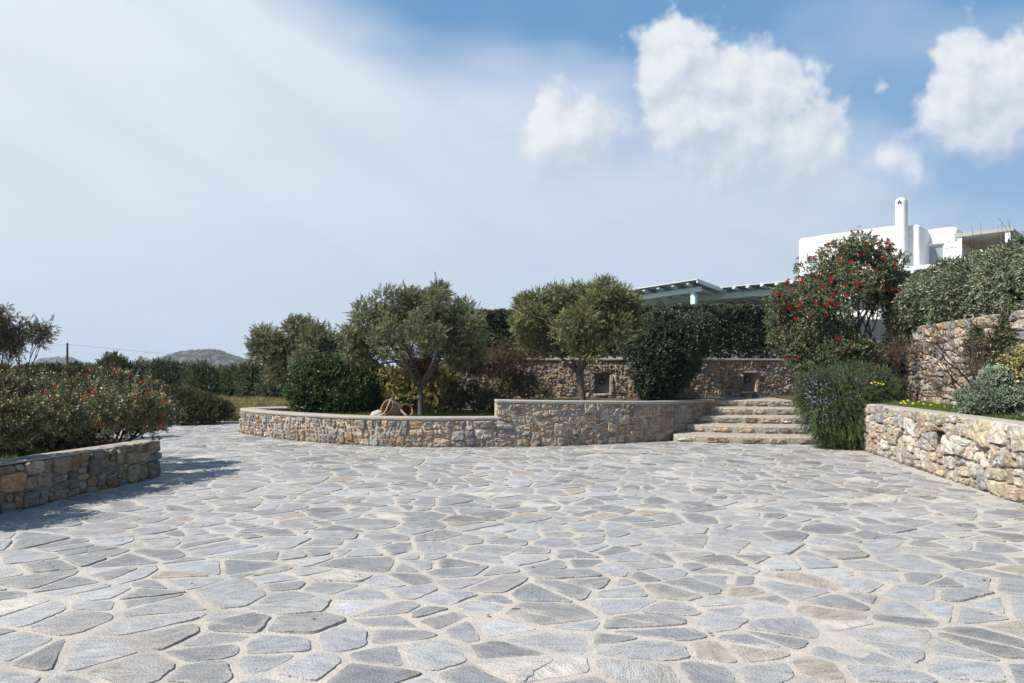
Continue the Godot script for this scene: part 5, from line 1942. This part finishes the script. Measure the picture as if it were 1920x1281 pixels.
func make_far() -> void:
	var tones := [[[0.070, 0.10, 0.038], [0.052, 0.078, 0.032], [0.095, 0.12, 0.045]], [[0.105, 0.12, 0.062], [0.085, 0.10, 0.052], [0.13, 0.14, 0.072]]]
	var list := [[213, 684, 22, 44, 0, "tall round dark shrub left of the rocky hill"], [262, 696, 22, 46, 1, "greyish shrub right of the tall round dark shrub"], [305, 694, 20, 42, 0, "dark shrub with pointed top below the left foot of the rocky hill"], [340, 702, 22, 44, 1, "grey green shrub below the middle of the rocky hill"], [378, 702, 24, 40, 0, "domed dark shrub in front of the rocky hill"], [418, 706, 18, 45, 1, "low grey shrub below the right flank of the rocky hill"], [440, 708, 22, 40, 0, "dark round shrub left of the olive half hidden by the bush"], [475, 702, 26, 39, 0, "tall dark shrub below the branches of the smaller olive tree"], [515, 712, 24, 38, 1, "greyish shrub beside the dark green bush"], [140, 696, 14, 52, 0, "small far shrub at the foot of the utility pole"], [170, 700, 14, 50, 1, "pale far shrub between the pole and the tall round shrub"], [545, 715, 22, 38, 0, "dark shrub behind the trunk of the smaller olive tree"], [85, 700, 16, 48, 1, "far greyish shrub left of the utility pole"]]
	for q in list:
		var c: float = q[0]
		var r: float = q[2]
		var px := [[c, q[1], r * 0.75, 0.0], [c - r * 0.6, q[1] + r * 0.5, r * 0.6, 0.3], [c + r * 0.6, q[1] + r * 0.45, r * 0.62, 0.2], [c - r * 0.3, q[1] + r * 0.9, r * 0.7, -0.4], [c + r * 0.4, q[1] + r * 0.95, r * 0.7, -0.4], [c, q[1] + r * 0.4, r * 0.7, 0.5]]
		shrub("field_shrub", q[5], px, q[3], -0.04, S.scrub, M.dull_leaf, 1300, {"tints": tones[q[4]], "up": 0.4, "shell": 0.55, "rough": 0.3, "size": [0.7, 1.3], "floor": 0.0}, 0.7, Color(0.03, 0.036, 0.02), 1.0, "shrubs along the edge of the field")

	var pole := thing("utility_pole", "dark wooden utility pole standing alone at the left", "pole", at(126, 700, 90))
	pole.position.y = -0.3
	var mb := MB.new()
	mb.tube(PackedVector3Array([Vector3(0, 0, 0), Vector3(0, 5.35, 0)]), PackedFloat32Array([0.15, 0.11]), 10, Color(0.075, 0.06, 0.055))
	part("shaft", mb.commit(), M.bark, pole)
	mb = MB.new()
	mb.tube(PackedVector3Array([Vector3(0.05, 5.0, 0.12), Vector3(0.05, 5.25, 0.12)]), PackedFloat32Array([0.05, 0.035]), 8, Color(0.12, 0.10, 0.09))
	part("insulator", mb.commit(), M.iron, pole)
	var top := pole.position + Vector3(0, 5.15, 0)
	for q in [["overhead_cable", "thin overhead cable sagging right from the utility pole", at(640, 668, 120)], ["overhead_cable", "thin overhead cable running left from the utility pole", at(-160, 640, 100)]]:
		var w := thing(q[0], q[1], "cable", top)
		mb = MB.new()
		var pts := PackedVector3Array()
		var rad := PackedFloat32Array()
		for k in 17:
			var t := k / 16.0
			pts.append(Vector3.ZERO.lerp(q[2] - top, t) + Vector3.DOWN * 0.9 * sin(t * PI))
			rad.append(0.018)
		mb.tube(pts, rad, 5, Color(0.18, 0.19, 0.21))
		part("wire", mb.commit(), M.iron, w)

	var hs := thing("far_white_house", "tiny white house far off at the right foot of the rocky hill", "house", at(474, 682, 330))
	part("wall", soft_box(Vector3(-1.6, -2.0, -2), Vector3(1.6, 1.7, 2), 0.15).commit(), M.plaster, hs)
	var rf := MB.new()
	rf.box(Vector3(0, 1.8, 0), Vector3(3.5, 0.25, 4.3), Basis(), Color(0.35, 0.25, 0.2))
	part("roof", rf.commit(false), M.paint, hs)

	rng.seed = 77
	var e := MB.new()
	var n := 24
	for j in 7:
		for i in n + 1:
			var u := float(i) / n
			var p := at(lerpf(380, 505, u), 690, 150)
			var h := sin(u * PI) * (1.0 - pow(absf(j / 3.0 - 1.0), 2.0)) * 2.4 * (1.0 + 0.35 * bump_noise.get_noise_2d(u * 5.0, j * 0.7))
			e.vert(Vector3(p.x, -0.3 + h, p.z + (3 - j) * 3.0), Color(0.33, 0.19, 0.115))
	for j in 6:
		for i in n:
			var p := j * (n + 1) + i
			e.quad(p, p + 1, p + n + 2, p + n + 1, Vector3.UP)
	struct("earth_mound", e.commit(), M.soil, "orange earth mound beyond the field shrubs")

	# grass of the field and weeds along the beds
	var where := []
	var tint := []
	for i in 9000:
		var z := -20.8 - 26.0 * pow(rng.randf(), 1.4)
		var x := rnd(0.62 * z, 0.15 * z) if rng.randf() < 0.8 else rnd(-16.0, -5.0)
		if z > -21.2 and x > -8.0:
			continue
		where.append(Transform3D(basis_along((Vector3.UP + rvec() * 0.3).normalized(), rnd(0, TAU), rnd(0.5, 1.3)), Vector3(x, -0.05, z)))
		var k: Array = [[0.20, 0.21, 0.07], [0.38, 0.32, 0.15], [0.14, 0.17, 0.05], [0.30, 0.27, 0.11]][rng.randi() % 4]
		tint.append(Color(k[0], k[1], k[2]))
	tag(multi(self, "field_grass", S.tuft, M.grass_blade, where, tint), "dry green grass of the field beyond the lane")
	where = []
	tint = []
	for i in 2600:
		var u := rng.randf()
		var q := Vector2(lerpf(-16.0, -7.6, u), -20.9 + rnd(-0.5, 0.15) + 0.1 * sin(u * 20.0))
		where.append(Transform3D(basis_along((Vector3.UP + rvec() * 0.3).normalized(), rnd(0, TAU), rnd(0.5, 1.2)), Vector3(q.x, -0.03, q.y)))
		tint.append(Color(0.07, 0.125, 0.025).lerp(Color(0.12, 0.16, 0.04), rng.randf()))
	tag(multi(self, "verge_grass", S.tuft, M.grass_blade, where, tint), "green grass along the far edge of the paved lane")


# ---------------------------------------------------------------- small things

func lathe(profile: Array, sides: int, col: Color) -> MB:
	var mb := MB.new()
	for q in profile:
		for k in sides + 1:
			var a := TAU * k / sides
			mb.vert(Vector3(cos(a) * q[0], q[1], sin(a) * q[0]), col * (1.0 + 0.18 * bump_noise.get_noise_3d(cos(a) * 2.0, q[1] * 7.0, sin(a) * 2.0)), Vector2(float(k) / sides, q[1]))
	for j in profile.size() - 1:
		for k in sides:
			var p := j * (sides + 1) + k
			var mid: Vector3 = (mb.v[p] + mb.v[p + sides + 2]) / 2.0
			var dr: float = profile[j + 1][0] - profile[j][0]
			var dy: float = profile[j + 1][1] - profile[j][1]
			var rad := Vector3(mid.x, 0, mid.z).normalized()
			mb.quad(p, p + 1, p + sides + 2, p + sides + 1, rad * dy - Vector3.UP * dr)
	return mb


func make_small() -> void:
	var clay := Color(0.37, 0.225, 0.135)
	var w := thing("terracotta_jar", "tipped terracotta jar with wide open mouth on the bed behind the curved wall", "jar", at(737, 770, 14.75))
	w.position.y = 0.70
	var jar := lathe([[0.205, 0.235], [0.225, 0.245], [0.225, 0.215], [0.205, 0.20], [0.235, 0.10], [0.245, 0.0], [0.225, -0.12], [0.17, -0.22], [0.09, -0.28], [0.0, -0.29], [0.0, -0.27], [0.08, -0.26], [0.15, -0.2], [0.205, -0.11], [0.225, 0.0], [0.215, 0.10], [0.185, 0.205], [0.205, 0.235]], 28, clay)
	var jb := Basis(Vector3.BACK, 0.95) * Basis(Vector3.RIGHT, 0.75)
	var body := part("body", jar.commit(), M.terracotta, w)
	body.basis = jb.scaled(Vector3.ONE * 0.82)
	w = thing("broken_jar", "smaller broken terracotta jar lying right of the tipped jar", "jar", at(757, 772, 14.9))
	w.position.y = 0.64
	var jar2 := lathe([[0.135, 0.18], [0.15, 0.185], [0.15, 0.16], [0.135, 0.15], [0.165, 0.05], [0.16, -0.06], [0.10, -0.16], [0.0, -0.18], [0.0, -0.165], [0.09, -0.145], [0.145, -0.06], [0.15, 0.05], [0.12, 0.15], [0.135, 0.18]], 24, Color(0.36, 0.20, 0.12))
	body = part("body", jar2.commit(), M.terracotta, w)
	body.basis = Basis(Vector3.BACK, -0.9) * Basis(Vector3.RIGHT, 0.9)
	w = thing("mooring_rope", "thick pale rope draped over the terracotta jars", "rope", at(740, 765, 14.6))
	var r := MB.new()
	var pts := PackedVector3Array()
	for q in [[700, 782, 14.65], [719, 776, 14.5], [727, 762, 14.42], [733, 749, 14.45], [736, 748, 14.6], [740, 755, 14.55], [747, 760, 14.6], [751, 768, 14.55], [757, 775, 14.45], [764, 781, 14.4]]:
		pts.append(at(q[0], q[1], q[2]) - w.position)
	var fine := PackedVector3Array()
	var rad := PackedFloat32Array()
	for i in pts.size() - 1:
		for k in 5:
			fine.append(pts[i].cubic_interpolate(pts[i + 1], pts[maxi(i - 1, 0)], pts[mini(i + 2, pts.size() - 1)], k / 5.0))
			rad.append(0.017 + 0.003 * (k % 2))
	r.tube(fine, rad, 7, Color(0.47, 0.41, 0.34))
	part("strand", r.commit(), M.terracotta, w)
	w = thing("white_boulder", "smooth pale grey boulder left of the terracotta jar", "boulder", at(707, 771, 14.7))
	w.position.y = 0.58
	var bl := soft_box(Vector3(-0.15, -0.12, -0.11), Vector3(0.15, 0.11, 0.11), 0.11, 0.05)
	body = part("rock", bl.commit(), mat("boulder", Color(0.50, 0.48, 0.45), 0.8, T.rock, 2.0, 0.6), w)
	body.rotation.z = 0.3

	# ground cover
	rng.seed = 81
	var where := []
	var tint := []
	for i in 2600:
		var x := rnd(-5.2, -0.4)
		var z := rnd(-16.4, -14.3)
		if not inside(Vector2(x, z), [Vector2(-6.2, -17.3), Vector2(-5.0, -15.9), Vector2(-3.7, -15.05), Vector2(-1.7, -14.4), Vector2(-0.4, -14.45), Vector2(-0.4, -16.5), Vector2(-5.5, -17.3)]):
			continue
		where.append(Transform3D(basis_along((Vector3.UP + rvec() * 0.3).normalized(), rnd(0, TAU), rnd(0.7, 1.6)), Vector3(x, 0.49, z)))
		tint.append(Color(0.06, 0.105, 0.022).lerp(Color(0.13, 0.15, 0.035), rng.randf()))
	tag(multi(self, "bed_grass", S.short, M.grass_blade, where, tint), "short green weeds in the bed behind the curved wall")
	where = []
	tint = []
	for i in 3000:
		var u := rng.randf()
		var p := Vector2(7.1, -14.0).lerp(Vector2(6.75, -9.6), u) + Vector2(rnd(0.05, 1.3 - 0.4 * u), 0)
		where.append(Transform3D(basis_along((Vector3.UP + rvec() * 0.4).normalized(), rnd(0, TAU), rnd(0.7, 1.8)), Vector3(p.x, 0.83, p.y)))
		tint.append(Color(0.065, 0.115, 0.025).lerp(Color(0.12, 0.165, 0.04), rng.randf()))
	tag(multi(self, "terrace_weeds", S.short, M.grass_blade, where, tint), "green weeds on top of the pale wall")
	where = []
	tint = []
	for i in 700:
		var p := Vector3(rnd(-7.0, -5.85), 0.41, rnd(-9.4, -7.0))
		p.x += -0.35 - 0.1 * (p.z + 9.0)
		where.append(Transform3D(basis_along((Vector3.UP + rvec() * 0.4).normalized(), rnd(0, TAU), rnd(0.8, 1.8)), p))
		tint.append(Color(0.07, 0.13, 0.022).lerp(Color(0.12, 0.18, 0.035), rng.randf()))
	tag(multi(self, "entrance_weeds", S.short, M.grass_blade, where, tint), "bright green weeds on top of the entrance wall")
	where = []
	tint = []
	for i in 150:
		var f: Face = [low_face, tall_face, right_face][i % 3]
		var p := f.place(rnd(0.3, f.length() - 0.3), 0.0, 0.05)
		p.y = 0.0
		where.append(Transform3D(basis_along((Vector3.UP + rvec() * 0.5).normalized(), rnd(0, TAU), rnd(0.35, 1.0)), p))
		tint.append(Color(0.08, 0.13, 0.03).lerp(Color(0.22, 0.19, 0.08), rng.randf()))
	tag(multi(self, "wall_foot_weeds", S.short, M.grass_blade, where, tint), "small weeds in the joint between walls and paving")
	var lf := MB.new()
	blade(lf, Vector3.ZERO, Vector3(0, 0, 1), Vector3.UP, 0.045, 0.022, Color.WHITE)
	var leaf := lf.commit(false)
	where = []
	tint = []
	for i in 520:
		var f: Face = [low_face, tall_face, right_face, right_face, left_face, tall_face][i % 6]
		var p := f.place(rnd(0.2, f.length() - 0.2), 0.0, 0.06 + 0.9 * pow(rng.randf(), 3.0))
		if i % 9 == 0:
			p = Vector3(rnd(-4.5, 5.0), 0, rnd(-13.0, -4.0))
		p.y = rnd(0.014, 0.022)
		where.append(Transform3D(Basis(Vector3.UP, rnd(0, TAU)) * Basis(Vector3.RIGHT, rnd(-0.3, 0.3)) * rnd(0.5, 1.1), p))
		var k: Array = [[0.20, 0.12, 0.05], [0.30, 0.22, 0.10], [0.13, 0.08, 0.04], [0.16, 0.15, 0.06]][rng.randi() % 4]
		tint.append(Color(k[0], k[1], k[2]))
	tag(multi(self, "fallen_leaves", leaf, M.dull_leaf, where, tint), "dry fallen leaves along the foot of the walls")
	var daisy := MB.new()
	for k in 9:
		var a := TAU * k / 9
		blade(daisy, Vector3.ZERO, Vector3(cos(a), 0.35, sin(a)).normalized(), Vector3.UP, 1.0, 0.5, Color(0.62, 0.50, 0.03))
	var dm := daisy.commit(false)
	var dw := thing("yellow_daisies", "patch of small yellow daisies between the rosemary and the pale wall", "flowers", at(1690, 755, 13.0))
	for q in [[1634, 719], [1640, 717], [1646, 719], [1651, 720], [1643, 722], [1656, 721], [1689, 756], [1694, 753], [1697, 757], [1702, 751], [1712, 757], [1722, 754], [1731, 758], [1745, 760], [1758, 756], [1770, 763], [1776, 757], [1788, 764]]:
		var o := part("daisy", dm, M.petal, dw, at(q[0], q[1], 13.3 if q[0] < 1670 else 12.7 - (q[0] - 1690) * 0.012) - dw.position)
		o.basis = basis_along((Vector3(-0.1, 0.8, 0.6) + rvec() * 0.3).normalized(), rnd(0, TAU), rnd(0.022, 0.034))
